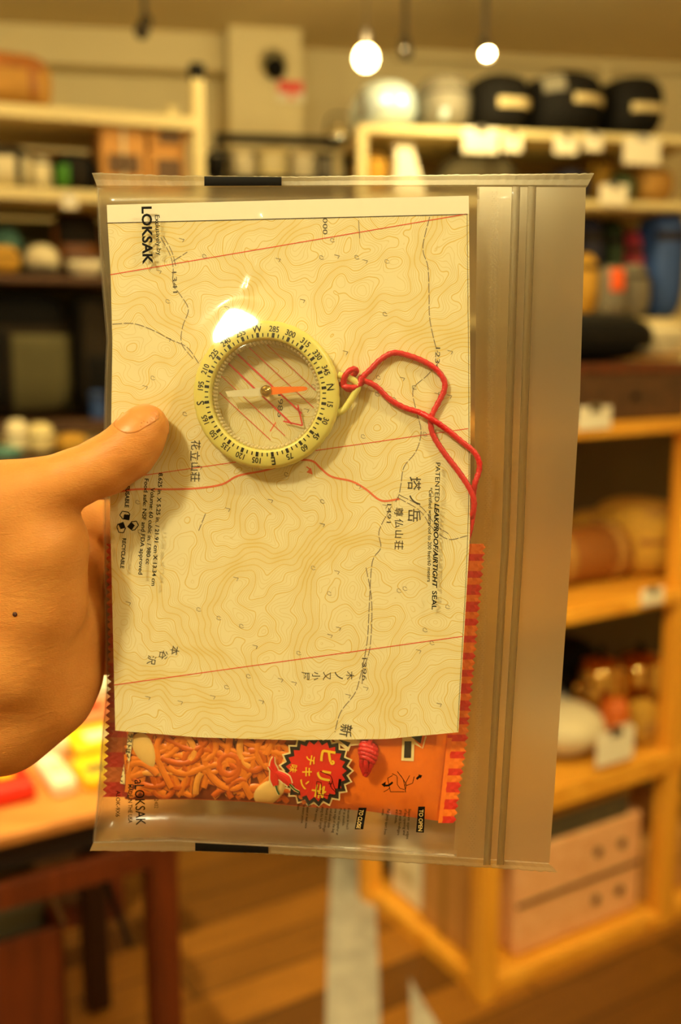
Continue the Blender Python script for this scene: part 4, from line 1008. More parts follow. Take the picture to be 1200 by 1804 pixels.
for ch, c in (('木', (617, 1190)), ('ノ', (597, 1190)), ('又', (576, 1191)), ('小', (557, 1191)), ('屋', (538, 1191))): char_at(mb, ch, c, 15, 91, hm, 0.004)
for ch, c in (('本', (308, 1146)), ('谷', (288, 1154)), ('沢', (267, 1163))): char_at(mb, ch, c, 16, 100, hm, 0.004)
char_at(mb, '新', (610, 1287), 22, 98, hm, 0.006)
mb.build('map_lettering', m_mapink, map_root)
mb = MB()
for P in ([(283, 418), (298, 445), (305, 470), (305, 500), (318, 520), (332, 545), (322, 575), (320, 605), (340, 632)], [(288, 416), (303, 444), (310, 470)],
          [(757, 382), (745, 436), (754, 470), (756, 520), (757, 560), (765, 600), (772, 622)], [(772, 640), (752, 662), (728, 686), (733, 722), (742, 760), (733, 795), (712, 822), (707, 850), (703, 872), (697, 884)],
          [(690, 892), (668, 935), (671, 965), (656, 990), (651, 1060), (648, 1120), (642, 1160), (634, 1195), (625, 1222), (600, 1255), (590, 1290)],
          [(645, 1000), (655, 1060), (652, 1140), (640, 1180), (638, 1205)], [(198, 571), (235, 570), (270, 582), (300, 598), (330, 612), (350, 640)], [(700, 876), (740, 900), (762, 930), (790, 950), (823, 944)], [(704, 872), (742, 893), (768, 925), (790, 940)],
          [(305, 460), (330, 444)], [(362, 905), (350, 935)]):
    stroke(mb, P, 1.3, hm, dash=(17, 3))
stroke(mb, [(632, 388), (634, 420)], 1.0, hm)
rs = np.random.RandomState(11)
for k in range(80):
    x, y = rs.uniform(215, 800), rs.uniform(405, 1270)
    a = rs.uniform(-20, 20)
    if k % 2: stroke(mb, [(x + 4, y), (x - 1, y - 4), (x - 3, y + 1), (x + 1, y + 4), (x + 5, y + 3)], 0.9, hm)
    else:
        stroke(mb, [(x - 5, y - 2), (x + 4, y)], 0.9, hm); stroke(mb, [(x + 4, y), (x + 1, y + 5)], 0.9, hm)
mb.build('path_lines', m_grey, map_root)
mb = MB()
stroke(mb, [(194, 484), (822, 377)], 1.5, hm); stroke(mb, [(200, 845), (825, 755)], 1.3, hm); stroke(mb, [(200, 1207), (816, 1121)], 1.5, hm)
mb.build('red_grid_lines', m_red, map_root)
mb = MB()
stroke(mb, [(200, 868), (240, 862), (300, 862), (350, 860), (392, 853), (420, 838), (470, 828), (520, 812), (550, 812), (566, 826), (585, 840), (620, 848), (645, 862), (672, 882), (704, 879)], 3.4, hm)
stroke(mb, [(548, 828), (540, 822)], 2, hm); poly(mb, [(540, 832), (551, 836), (548, 824)], hm); stroke(mb, [(476, 760), (486, 744)], 2.4, hm)
mb.build('trail_line', m_trail, map_root)

# ================================================================== the snack packet behind the map
m_orange = mat('orange_foil', (246, 118, 20), 0.38, var=0.06, scale=60, bump=0.25, bscale=90)
m_stripe = mat('red_foil', (222, 34, 20), 0.38, var=0.08, scale=80)
m_brown = mat('dark_photo_ground', (150, 66, 20), 0.5, var=0.4, scale=160)
m_darkred = mat('end_seal_foil', (176, 84, 30), 0.4, var=0.35, scale=70)
def pbot(x): return np.interp(x, [183, 230, 330, 450, 520, 640, 770, 805], [1404, 1409, 1408, 1413, 1420, 1428, 1446, 1450])
def psl(y): return np.interp(y, [958, 1200, 1410], [214, 222, 220])
def psr(y): return np.interp(y, [958, 1300, 1450], [826, 790, 774])
def h_pack(x, y):
    x = np.asarray(x, float); y = np.asarray(y, float)
    d = dome(x - psl(y), 70) * dome(psr(y) - x, 70) * dome(pbot(x) - y, 150) * dome(y - 955, 80)
    return -8.0 + 5.6 * d + 0.3 * d * np.sin(x / 17.0) * np.sin(y / 29.0)
snack = thing('snack_packet', 'orange noodle snack packet with striped end seals behind the map', 'snack packet', S(500, 1430, -8))
mb = MB().add(*sheet(psl, psr, 958, 1440, h_pack, 90, 70, lambda x: np.full(np.shape(x), 958.0), pbot))
mb.add(*sheet(psl, psr, 958, 1440, lambda x, y: -8 - 1.3 * (h_pack(x, y) + 8), 50, 40, lambda x: np.full(np.shape(x), 958.0), pbot))
mb.build('pouch', m_orange, snack, smooth=True)
# right end seal: red and orange bands, toothed edge
mb = MB()
yy = np.linspace(958, 1450, 83)
for i in range(82):
    ya, yb_ = yy[i], yy[i + 1]
    def xe(y, k): return np.interp(y, [958, 1300, 1450], [853, 822, 800]) + (3.5 if k % 2 else -2.0)
    for c in range(4):
        def px_(y, k, c): a = psr(y) - 2; return a + (xe(y, k) - a) * c / 4
        q = np.array([(px_(ya, i, c), ya), (px_(ya, i, c + 1), ya), (px_(yb_, i + 1, c + 1), yb_), (px_(yb_, i + 1, c), yb_)])
        hh = -6.5 + 0.25 * np.array([c % 2, (c + 1) % 2, (c + 1) % 2, c % 2])
        sk = (ya - 958 - 14) % 29.0
        mb.add(S(q[:, 0], q[:, 1] , hh), [(0, 1, 2, 3)], 1 if (sk < 14 and (c > 0 or ya < 1300)) else 0)
mb.build('end_seal', [m_orange, m_stripe], snack)
mb = MB(); yy = np.linspace(958, 1404, 69)
for i in range(68):
    for c in range(4):
        def xo(y, k): return np.interp(y, [958, 1200, 1404], [189, 192, 184]) + (4 if k % 2 else -4)
        def px_(y, k, c): b_ = psl(y) + 4; return xo(y, k) + (b_ - xo(y, k)) * c / 4
        ya, yb_ = yy[i], yy[i + 1]
        q = np.array([(px_(ya, i, c), ya), (px_(ya, i, c + 1), ya), (px_(yb_, i + 1, c + 1), yb_), (px_(yb_, i + 1, c), yb_)])
        mb.add(S(q[:, 0], q[:, 1], np.full(4, -6.8) + 0.3 * np.array([c % 2, (c + 1) % 2, (c + 1) % 2, c % 2])), [(0, 1, 2, 3)], 1 if (int((ya - 958) / 26) % 2 == 0) else 0)
mb.build('end_seal', [m_darkred, mat('dark_red_foil', (168, 32, 14), 0.4, var=0.3, scale=80)], snack)
hp = lambda x, y: h_pack(x, y) + 0.15
mb = MB().add(*sheet(lambda y: psl(y) + 2, lambda y: np.full(np.shape(y), 548.0), 1250, 1410, hp, 50, 24, lambda x: np.full(np.shape(x), 1250.0), lambda x: pbot(x) - 1.0))
mb.build('photo_ground', m_brown, snack, smooth=True)
m_nood = [mat('noodle_tone', (236, 128, 30), 0.4, var=0.15, scale=300), mat('noodle_tone_deep', (214, 98, 18), 0.4, var=0.15, scale=300), mat('noodle_tone_light', (246, 160, 62), 0.4, var=0.15, scale=300), mat('noodle_outline', (150, 56, 12), 0.6, var=0.2, scale=300)]
mb = MB(); rs = np.random.RandomState(5)
for k in range(150):
    x, y = rs.uniform(226, 535), rs.uniform(1286, 1412); a = rs.uniform(0, 6.28); cu = rs.normal() * 0.09; P = []
    for st in range(rs.randint(14, 34)):
        if not (224 < x < 540 and 1276 < y < pbot(x) - 5): break
        P.append((x, y)); a += cu; cu += rs.normal() * 0.03; cu = np.clip(cu, -0.3, 0.3); x += 5 * math.cos(a); y += 5 * math.sin(a)
    if len(P) < 5: continue
    P = spline(P, 3); w = rs.uniform(4.6, 6.4); g = np.gradient(P, axis=0); g /= np.linalg.norm(g, axis=1)[:, None] + 1e-9
    nn = np.stack([-g[:, 1], g[:, 0]], 1); lay = 0.2 + 0.008 * k; tone = [0, 0, 1, 2, 0, 1][k % 6]
    def row(us, hs, mi):
        V = np.stack([np.concatenate([(P + nn * w * u), (h_pack(P[:, 0], P[:, 1]) + lay + hh)[:, None]], 1) for u, hh in zip(us, hs)], 1).reshape(-1, 3)
        V[:, 1] = np.minimum(V[:, 1], pbot(V[:, 0]) - 1)
        mb.add(S(V[:, 0], V[:, 1], V[:, 2]), grid_faces(len(P), len(us)), mi)
    row([-1.22, 0, 1.22], [0, 0.0, 0], 3); row([-1, -0.6, 0, 0.6, 1], [0.02, 0.34, 0.5, 0.34, 0.02], tone)
mb.build('noodle_photo', m_nood, snack, smooth=True)
hq = lambda x, y: h_pack(x, y) + 1.95
m_nut = mat('peanut_tone', (240, 196, 112), 0.5, var=0.1, scale=200)
for (cx, cy), (ra, rb), ang in (((255, 1322), (33, 17), 65), ((478, 1393), (34, 19), -35)):
    V = []; c, s = math.cos(R(ang)), math.sin(R(ang))
    for r in np.linspace(0, 1, 7):
        for t in np.linspace(0, 2 * math.pi, 30, endpoint=False):
            u, v = ra * r * math.cos(t), rb * r * math.sin(t) * (1 - 0.25 * math.cos(t))
            V.append((cx + c * u - s * v, min(cy + s * u + c * v, pbot(cx + c * u - s * v) - 1), 0.8 * math.sqrt(max(0, 1 - r * r))))
    q = np.array(V); MB().add(S(q[:, 0], q[:, 1], hq(q[:, 0], q[:, 1]) - 0.4 + q[:, 2]), grid_faces(7, 30, True)).build('peanut_photo', m_nut, snack, smooth=True)
m_yel = mat('badge_yellow', (250, 204, 40), 0.5, var=0.05); m_cream = mat('badge_cream', (250, 226, 160), 0.5, var=0.05)
m_bred = mat('badge_red', (226, 32, 16), 0.45, var=0.06, scale=100); m_blk = mat('badge_black', (24, 20, 16), 0.5, var=0.1); m_green = mat('stem_green', (52, 92, 30), 0.5, var=0.15)
def star(mb, cx, cy, r1, r2, n, h, mi, ph=0.0):
    P = [(cx, cy)]
    for i in range(2 * n):
        r = r1 if i % 2 == 0 else r2; t = ph + math.pi * i / n
        P.append((cx + r * math.cos(t), min(cy + r * math.sin(t), pbot(cx + r * math.cos(t)) - 1)))
    q = np.array(P)
    mb.add(S(q[:, 0], q[:, 1], h_pack(q[:, 0], q[:, 1]) + h), [(0, 1 + i, 1 + (i + 1) % (2 * n)) for i in range(2 * n)], mi)
mb = MB()
poly(mb, [(583, 1300), (614, 1324), (618, 1314), (636, 1312), (636, 1304)], lambda x, y: h_pack(x, y) + 1.5, 0)
poly(mb, [(592, 1300), (613, 1316), (620, 1305), (636, 1300)], lambda x, y: h_pack(x, y) + 1.6, 1)
star(mb, 557, 1358, 67, 58, 21, 1.7, 0); star(mb, 557, 1358, 63, 54, 21, 1.85, 1)
t_ = np.linspace(0, 2 * math.pi, 48, endpoint=False)
q = np.array([(557, 1358)] + [(557 + 50 * math.cos(a), min(1358 + 48 * math.sin(a), 1410)) for a in t_])
star(mb, 557, 1358, 54, 46, 21, 2.0, 2)
hb = lambda x, y: h_pack(x, y) + 2.2
for ch, c, s, b in (('ピ', (578, 1334), 27, .03), ('リ', (570, 1366), 25, .03), ('辛', (562, 1394), 26, .02), ('チ', (547, 1339), 17, .02), ('キ', (541, 1360), 17, .02), ('ン', (536, 1382), 17, .02), ('味', (517, 1354), 14, .012)):
    char_at(mb, ch, c, s, 100, hb, b, 3)
mb.build('flavour_badge', [m_cream, m_blk, m_bred, m_yel], snack)
mb = MB()                                                      # two printed chillies with a pale outline
for P, W in (([(482, 1333), (480, 1345), (483, 1358), (484, 1372), (486, 1384)], [1, 4, 7, 8, 5]), ([(473, 1350), (482, 1359), (494, 1366), (504, 1373), (511, 1383)], [1, 4, 7, 8, 4])):
    P = spline(P, 5); W = np.interp(np.linspace(0, 1, len(P)), np.linspace(0, 1, 5), W); g = np.gradient(P, axis=0); g /= np.linalg.norm(g, axis=1)[:, None]; nn = np.stack([-g[:, 1], g[:, 0]], 1)
    for add, hh, mi in ((2.2, 2.3, 0), (0, 2.5, 1)):
        V = np.stack([np.concatenate([P + nn * ((W + add) * u)[:, None], (h_pack(P[:, 0], P[:, 1]) + hh + (0.5 * (1 - u * u) if mi else 0))[:, None]], 1) for u in (-1, -.5, 0, .5, 1)], 1).reshape(-1, 3)
        mb.add(S(V[:, 0], V[:, 1], V[:, 2]), grid_faces(len(P), 5), mi)
for P in ([(486, 1384), (488, 1392), (492, 1400)], [(510, 1381), (518, 1390), (527, 1395)]):
    stroke(mb, P, 5, lambda x, y: h_pack(x, y) + 2.4, 0); stroke(mb, P, 2.8, lambda x, y: h_pack(x, y) + 3.0, 2)
mb.build('chilli_print', [m_cream, m_bred, m_green], snack)
mb = MB(); hl = lambda x, y: h_pack(x, y) + 0.3
poly(mb, [(709, 1298), (732, 1300), (730, 1304), (744, 1318), (749, 1297), (752, 1297), (745, 1319), (730, 1311), (729, 1341), (707, 1340)], hl, 0)
poly(mb, [(713, 1306), (725, 1306), (724, 1335), (712, 1335)], lambda x, y: h_pack(x, y) + 0.5, 1)
poly(mb, [(716, 1292), (745, 1292), (741, 1310)], lambda x, y: h_pack(x, y) + 0.5, 1)
mb.build('logo_letter', [m_cream, m_blk], snack)
mb = MB()
ht = lambda x, y: h_pack(x, y) + 2.1
stroke(mb, [(231, 1290), (224, 1340), (216, 1381)], 9, ht, 0)
text_line(mb, 'ラストはイメージです', (227, 1292), (212, 1380), 7, lambda x, y: ht(x, y) + 0.2, 0.02, mi=1)
mb.build('caption_print', [m_cream, m_blk], snack)

# ================================================================== the compass
m_lume = mat('pale_luminous_plastic', (222, 210, 116), 0.35, var=0.03, scale=80, sss=0.25)
m_caps = film_mat('capsule_clear', 0.02, (235, 225, 200), ior=1.45, rough=0.03, bump=0.02, bscale=20)
m_bead = film_mat('capsule_bead', 0.75, (252, 238, 200), ior=1.5, rough=0.08, bump=0.0)
m_cblack = mat('compass_black_print', (20, 18, 14), 0.5, var=0.1, scale=400)
m_corange = mat('needle_orange', (246, 118, 4), 0.35, var=0.03, scale=100)
m_cwhite = mat('needle_white', (222, 212, 180), 0.35, var=0.05, scale=100)
m_cred = mat('capsule_red_line', (214, 40, 48), 0.5, var=0.05, scale=100)
m_gold = mat('brass_pivot', (196, 164, 84), 0.2, metal=1.0, var=0.1, scale=300)
MM = 1e-3
KC = S(467, 696, 8.2) - BN * 7.0 * MM
def K(x, y, z): return KC + (EX * x + EY * y + BN * z) * MM
def KV(A): A = np.asarray(A, float); return KC + (A[:, :1] * EX + A[:, 1:2] * EY + A[:, 2:3] * BN) * MM
AXS = (EX * MM, EY * MM, BN * MM)
comp = thing('compass', 'round compass with pale yellow bezel lying on the map inside the bag', 'compass', K(0, 0, 0))
RO = 24.3
mb = MB()
prof = [(18.1, 0.5), (18.1, 6.2), (18.5, 6.9), (19.0, 7.0), (22.9, 6.6), (23.9, 6.0), (24.3, 5.0), (24.3, 1.4), (23.6, 0.3), (18.1, 0.3)]
V, Fs = lathe_vf(prof, KC, AXS, 180)
A = (V - KC) / MM; ax_, ay_ = A @ EX, A @ EY; rr = np.hypot(ax_, ay_); th = np.arctan2(ay_, ax_)
sc = np.where(rr > 23.2, 1 - 0.008 * (np.cos(th * 30) > 0.75), 1.0)          # grip notches round the rim
V = KC + ((ax_ * sc)[:, None] * EX + (ay_ * sc)[:, None] * EY + (A @ BN)[:, None] * BN) * MM
mb.add(V, Fs).build('bezel_ring', m_lume, comp, smooth=True)
A0 = 6.3                                                                     # direction of N, degrees from the right
mb = MB()
def ring_z(r): return np.interp(r, [p[0] for p in prof[3:6]], [p[1] for p in prof[3:6]]) + 0.06
def radial(txt, deg, rc, cap, bold):
    V, G = text_mesh(txt, bold); a = R(A0 - deg); o = np.array([math.cos(a), math.sin(a)]); tng = np.array([math.sin(a), -math.cos(a)])
    k = cap / 0.7; x = (V[:, 0] - (V[:, 0].min() + V[:, 0].max()) / 2) * k * 0.86; y = (V[:, 1] - 0.35) * k
    q = (rc + y)[:, None] * o + x[:, None] * tng; r = np.hypot(q[:, 0], q[:, 1])
    mb.add(KV(np.column_stack([q, ring_z(r)])), G)
for i in range(24):
    d = i * 15; t = {0: 'N', 90: 'E', 180: 'S', 270: 'W'}.get(d, str(d))
    radial(t, d, 21.75 if t in 'NESW' else 21.6, 2.6 if t in 'NESW' else 1.85, 0.012 if t in 'NESW' else 0.018)
for i in range(72):
    a = R(A0 - i * 5); w, r0, r1 = (0.46, 18.75, 20.3) if i % 3 == 0 else (0.2, 18.9, 20.1)
    o = np.array([math.cos(a), math.sin(a)]); n = np.array([-o[1], o[0]])
    q = [o * r0 + n * w, o * r0 - n * w, o * r1 - n * w, o * r1 + n * w]
    mb.add(KV([(p[0], p[1], ring_z(math.hypot(*p))) for p in q]), [(0, 1, 2, 3)])
mb.build('dial_marks', m_cblack, comp)
# lanyard eye at the right of the ring
eye = spline([(23.8, 6.4, 3.2), (26.6, 5.6, 3.2), (29.4, 4.2, 3.2), (30.2, 2.4, 3.2), (29.2, 0.4, 3.2), (27.2, -2.8, 3.2), (25.2, -5.2, 3.2), (22.8, -6.2, 3.2)], 6)
MB().add(*tube_vf(KV(eye), 1.15 * MM, 10)).build('lanyard_eye', m_lume, comp, smooth=True)
# clear capsule: lower disc, side wall and domed top
mb = MB().add(*lathe_vf([(0.01, 0.6), (17.9, 0.6)], KC, AXS, 64))
mb.add(*lathe_vf([(18.0, 6.0), (16.5, 6.55), (12, 6.9), (6, 7.1), (0.01, 7.2)], KC, AXS, 64)).build('capsule', m_caps, comp, smooth=True)
mb = MB()
for i in range(84):
    a = 2 * math.pi * i / 84
    for rr_, zz in ((17.3, 2.0), (17.5, 4.2)):
        c = K(rr_ * math.cos(a), rr_ * math.sin(a), zz)
        mb.add(*lathe_vf([(0.01, -0.62), (0.44, -0.44), (0.62, 0), (0.44, 0.44), (0.01, 0.62)], c, AXS, 8))
mb.build('capsule_beads', m_bead, comp, smooth=True)
def kline(mb, p, q, w, z=0.9, mi=0):
    p = np.array(p, float); q = np.array(q, float); d = (q - p) / np.linalg.norm(q - p); n = np.array([-d[1], d[0]]) * w / 2
    mb.add(KV([(*(p + n), z), (*(p - n), z), (*(q - n), z), (*(q + n), z)]), [(0, 1, 2, 3)], mi)
PX = 0.190
def kp(x, y): return ((x - 468.5) * PX, (698 - y) * PX)
mb = MB()
for a, b, w in (((463, 605), (553, 690), 0.22), ((434, 612), (549, 720), 0.26), ((413, 623), (528, 730), 0.55), ((399, 641), (510, 748), 0.55), ((386, 663), (498, 769), 0.24), ((382, 692), (472, 776), 0.24)):
    kline(mb, kp(*a), kp(*b), w)
for a, b in (((521, 715), (529, 751)), ((529, 751), (495, 743)), ((521, 720), (524, 730))): kline(mb, kp(*a), kp(*b), 0.5)
mb.build('orienting_lines', m_cred, comp)
# needle, turned almost onto N, on a brass pivot
def needle(pts, z, m, name, par):
    q = np.array(pts); n = len(q); V = np.vstack([np.column_stack([q, np.full(n, z)]), np.column_stack([q, np.full(n, z + 0.35)])])
    return MB().add(KV(V), [tuple(range(n))[::-1], tuple(range(n, 2 * n))] + [(i, (i + 1) % n, n + (i + 1) % n, n + i) for i in range(n)]).build(name, m, par)
nc = np.array(kp(468, 691)); na = R(3.2); nx = np.array([math.cos(na), math.sin(na)]); ny = np.array([-nx[1], nx[0]])
def nn_(P): return [nc + nx * u + ny * v for u, v in P]
needle(nn_([(0, 2.1), (1.6, 1.3), (12.4, 0.75), (13.4, 0.55), (13.9, 0), (13.4, -0.55), (12.4, -0.75), (1.6, -1.3), (0, -2.1)]), 3.7, m_corange, 'needle_north', comp)
needle(nn_([(0, 1.3), (-13.6, 0.9), (-13.0, -1.0), (0, -1.5)]), 3.7, m_cwhite, 'needle_south', comp)
MB().add(*lathe_vf([(0.01, 5.4), (0.5, 5.3), (0.6, 4.9), (1.5, 4.7), (1.95, 4.3), (1.95, 3.6), (0.8, 3.2), (0.8, 0.7)], K(nc[0], nc[1], 0), AXS, 24)).build('pivot', m_gold, comp, smooth=True)
# red braided lanyard: loop on the eye, two strands that cross, back behind the map to a knot
m_cord = mat('red_cord', (206, 22, 26), 0.45, var=0.25, scale=900, spec=0.6)
def pxh(P, per=10): Q = spline(P, per); return S(Q[:, 0], Q[:, 1], Q[:, 2])
CR = 0.98 * MM
lan = thing('lanyard', '', '', K(28, 2, 3)); del lan['label']; del lan['category']
lan.parent = comp; lan.location = WORLD['lanyard'] - WORLD[comp.name]
def cord(P, per=14, r=CR):
    Q = pxh(P, per)
    L = np.concatenate([[0], np.cumsum(np.linalg.norm(np.diff(Q, axis=0), axis=1))]); n = int(L[-1] / 0.00022)
    t = np.linspace(0, L[-1], max(n, 8)); Q = np.column_stack([np.interp(t, L, Q[:, k]) for k in range(3)])
    return tube_vf(Q, r, 12, braid=0.0042)
mb = MB()
mb.add(*cord([(634, 668, 2.4), (650, 654, 2.6), (670, 634, 2.6), (692, 622, 2.4), (715, 625, 2.2), (745, 636, 2.2), (770, 652, 2.2), (783, 672, 2.2), (782, 690, 2.2), (772, 710, 2.2), (762, 730, 2.2), (759, 746, 2.0), (764, 768, 2.0), (782, 797, 2.0), (806, 828, 2.0), (826, 858, 2.1), (835, 880, 1.8), (834, 900, 1.0), (829, 912, -0.4)]))
mb.add(*cord([(630, 672, 3.0), (645, 672, 3.0), (664, 682, 2.8), (686, 703, 2.4), (712, 718, 2.2), (740, 727, 2.6), (760, 738, 3.9), (785, 755, 2.6), (812, 777, 2.3), (834, 795, 2.2), (844, 812, 2.2), (844, 830, 2.0), (837, 852, 2.1), (834, 874, 0.3), (835, 898, -0.9)]))
mb.build('cord_strands', m_cord, lan, smooth=True)
mb = MB()
mb.add(*cord([(640, 672, 2.0), (622, 686, 3.4), (608, 682, 4.6), (606, 668, 5.6), (613, 656, 6.0), (623, 650, 5.4), (628, 654, 3.6), (620, 664, 0.8)]))
mb.add(*cord([(637, 664, 4.2), (632, 678, 4.6), (622, 683, 4.9), (608, 681, 5.2), (602, 676, 3.0)]))
mb.build('eye_hitch', m_cord, lan, smooth=True)
mb = MB()
mb.add(*cord([(835, 898, -0.9), (820, 960, -0.6), (760, 1100, -0.6), (690, 1230, -0.6), (655, 1298, -0.4), (650, 1320, 0.3)]))
mb.build('hidden_run', m_cord, lan, smooth=True)
mb = MB()
Q = []                                                          # wraps of the knot, then its two short tails
for i in range(300):
    t = i / 299; a = t * 2 * math.pi * 5.0; cx, cy = 651 - 5 * t, 1311 + 32 * t
    rr = 12.5 * math.sin(math.pi * (0.28 + 0.55 * t)) + 1.5
    Q.append((cx + rr * math.cos(a) * 0.95, cy + 7 * math.cos(a + .5), min(1.3, -1.6 + 9 * t) + 1.4 * math.sin(a) * min(1, .3 + 3 * t)))
mb.add(*tube_vf(pxh(Q, 2), CR * 1.0, 10, braid=0.004))
mb.add(*cord([(654, 1332, 1.2), (654, 1345, 1.4), (649, 1358, 0.6), (644, 1366, -0.2)], r=CR * .95)); mb.add(*cord([(640, 1330, 1.2), (637, 1345, 1.0), (640, 1356, 0.4), (643, 1364, -0.2)], r=CR * .95))
mb.add(*cord([(647, 1332, 2.2), (645, 1346, 2.2), (645, 1358, 1.0)], r=CR * .95))
mb.build('end_knot', m_cord, lan, smooth=True)

# ================================================================== the hand
def BF(px, py, h):
    d = (S(px, py, h) - BP) * 1000.0
    return np.array([d @ EX, d @ EY, d @ BN])
def surface_nets(f, org, st):
    nx, ny, nz = f.shape; ins = f < 0
    off = [(i, j, k) for i in (0, 1) for j in (0, 1) for k in (0, 1)]
    sl = lambda o: (slice(o[0], nx - 1 + o[0]), slice(o[1], ny - 1 + o[1]), slice(o[2], nz - 1 + o[2]))
    cnt = np.zeros((nx - 1, ny - 1, nz - 1), np.float32); acc = np.zeros(cnt.shape + (3,), np.float32)
    for a in off:
        for ax in range(3):
            if a[ax]: continue
            b = list(a); b[ax] = 1; b = tuple(b)
            fa, fb = f[sl(a)], f[sl(b)]; m = (fa < 0) != (fb < 0)
            if not m.any(): continue
            t = np.where(m, fa / np.where(fa == fb, 1, fa - fb), 0)
            for c in range(3): acc[..., c] += np.where(m, a[c] + (t if c == ax else 0), 0)
            cnt += m
    act = cnt > 0; idx = -np.ones(cnt.shape, int); idx[act] = np.arange(act.sum())
    g = np.argwhere(act); V = (g + acc[act] / cnt[act][:, None]) * st + org
    Fs = []
    for ax in range(3):
        b, c = (ax + 1) % 3, (ax + 2) % 3
        s0 = [slice(None)] * 3; s1 = [slice(None)] * 3; s0[ax] = slice(0, -1); s1[ax] = slice(1, None)
        ch = ins[tuple(s0)] != ins[tuple(s1)]
        for p in np.argwhere(ch):
            if p[b] < 1 or p[c] < 1 or p[b] > f.shape[b] - 2 or p[c] > f.shape[c] - 2: continue
            q = []
            for db, dc in ((-1, -1), (0, -1), (0, 0), (-1, 0)):
                w = list(p); w[b] += db; w[c] += dc; q.append(idx[tuple(w)])
            if min(q) < 0: continue
            Fs.append(tuple(q) if ins[tuple(p)] else tuple(q[::-1]))
    return V, Fs
def cap_sdf(P, a, b, ra, rb):
    d = b - a; t = np.clip(((P - a) @ d) / (d @ d + 1e-9), 0, 1)
    return np.sqrt(((P - a - t[..., None] * d) ** 2).sum(-1)) - (ra + (rb - ra) * t)
def smin(a, b, k):
    h = np.clip(0.5 + 0.5 * (b - a) / k, 0, 1); return b + (a - b) * h - k * h * (1 - h)
def chain(P, pts, k=3.0):
    out = None
    for (a, ra), (b, rb) in zip(pts[:-1], pts[1:]):
        d = cap_sdf(P, a, b, ra, rb); out = d if out is None else smin(out, d, k)
    return out
THUMB = [(BF(259, 749, 8.0), 6.9), (BF(246, 768, 9.0), 8.3), (BF(224, 795, 10.2), 9.1), (BF(184, 821, 11.6), 9.3), (BF(130, 843, 14.5), 9.1), (BF(70, 866, 17.0), 10.6), (BF(10, 890, 19.0), 14.0)]
THENAR = [(BF(10, 890, 18.0), 13.5), (BF(60, 962, 14.0), 16.0), (BF(58, 1060, 11.0), 16.2), (BF(25, 1160, 8.0), 18.0), (BF(-120, 1200, 8.0), 23.0)]
HEEL = [(BF(72, 1140, -2.0), 18.5), (BF(70, 1208, -2.0), 18.2), (BF(0, 1262, 0.0), 18.8), (BF(-140, 1230, 6.0), 23.5)]
EDGE = [(BF(118, 905, -24.0), 9.5), (BF(130, 1000, -14.0), 9.6), (BF(136, 1100, -8.0), 9.6), (BF(128, 1180, -5.0), 10.5)]
PALM = [(BF(-20, 930, -12.0), 15.0), (BF(20, 1080, -12.0), 15.0), (BF(-60, 1180, -4.0), 19.0)]
ARM = [(BF(-120, 1200, 7.0), 23.0), (BF(-300, 1260, 22.0), 24.0), (BF(-620, 1420, 60.0), 29.0)]
FINGERS = []
for y0, y1, ln, r in ((925, 915, 420, 8.3), (1000, 1000, 455, 8.6), (1078, 1088, 430, 8.2), (1150, 1172, 370, 7.2)):
    FINGERS.append([(BF(115, y0, -22.0 if y0 < 960 else -14.0), r + 1.4), (BF(190, y0, -29.0), r + .6), (BF(255, (y0 + y1) / 2, -32.0), r), (BF(330, y1, -30.5), r - .5), (BF(ln, y1, -26.5), r - 1.3)])
def hand_sdf(P):
    th = chain(P, THUMB); tn = chain(P, THENAR, 8); he = chain(P, HEEL, 8)
    body = smin(chain(P, PALM, 8), chain(P, ARM, 10), 12)
    m = smin(he, body, 10); ed = chain(P, EDGE, 5)
    fg = None
    for fch in FINGERS:
        d = chain(P, fch, 2.5); fg = d if fg is None else np.minimum(fg, d)
    ed = smin(ed, fg, 4)
    m = smin(m, ed, 5)
    t2 = smin(th, tn, 6)
    return smin(t2, m, 5.0)
st = 1.35
lo = np.array([BF(-480, 700, 0)[0], BF(0, 1520, 0)[1], -48.0]); hi_ = np.array([BF(480, 0, 0)[0], BF(0, 690, 0)[1], 70.0])
n_ = np.ceil((hi_ - lo) / st).astype(int) + 1
GX_, GY_, GZ_ = [lo[i] + st * np.arange(n_[i]) for i in range(3)]
Pg = np.stack(np.meshgrid(GX_, GY_, GZ_, indexing='ij'), -1).astype(np.float32)
fld = hand_sdf(Pg)
HV, HF = surface_nets(fld, lo, st)
def to_world(V): return BP + (V[:, :1] * EX + V[:, 1:2] * EY + V[:, 2:3] * BN) * MM
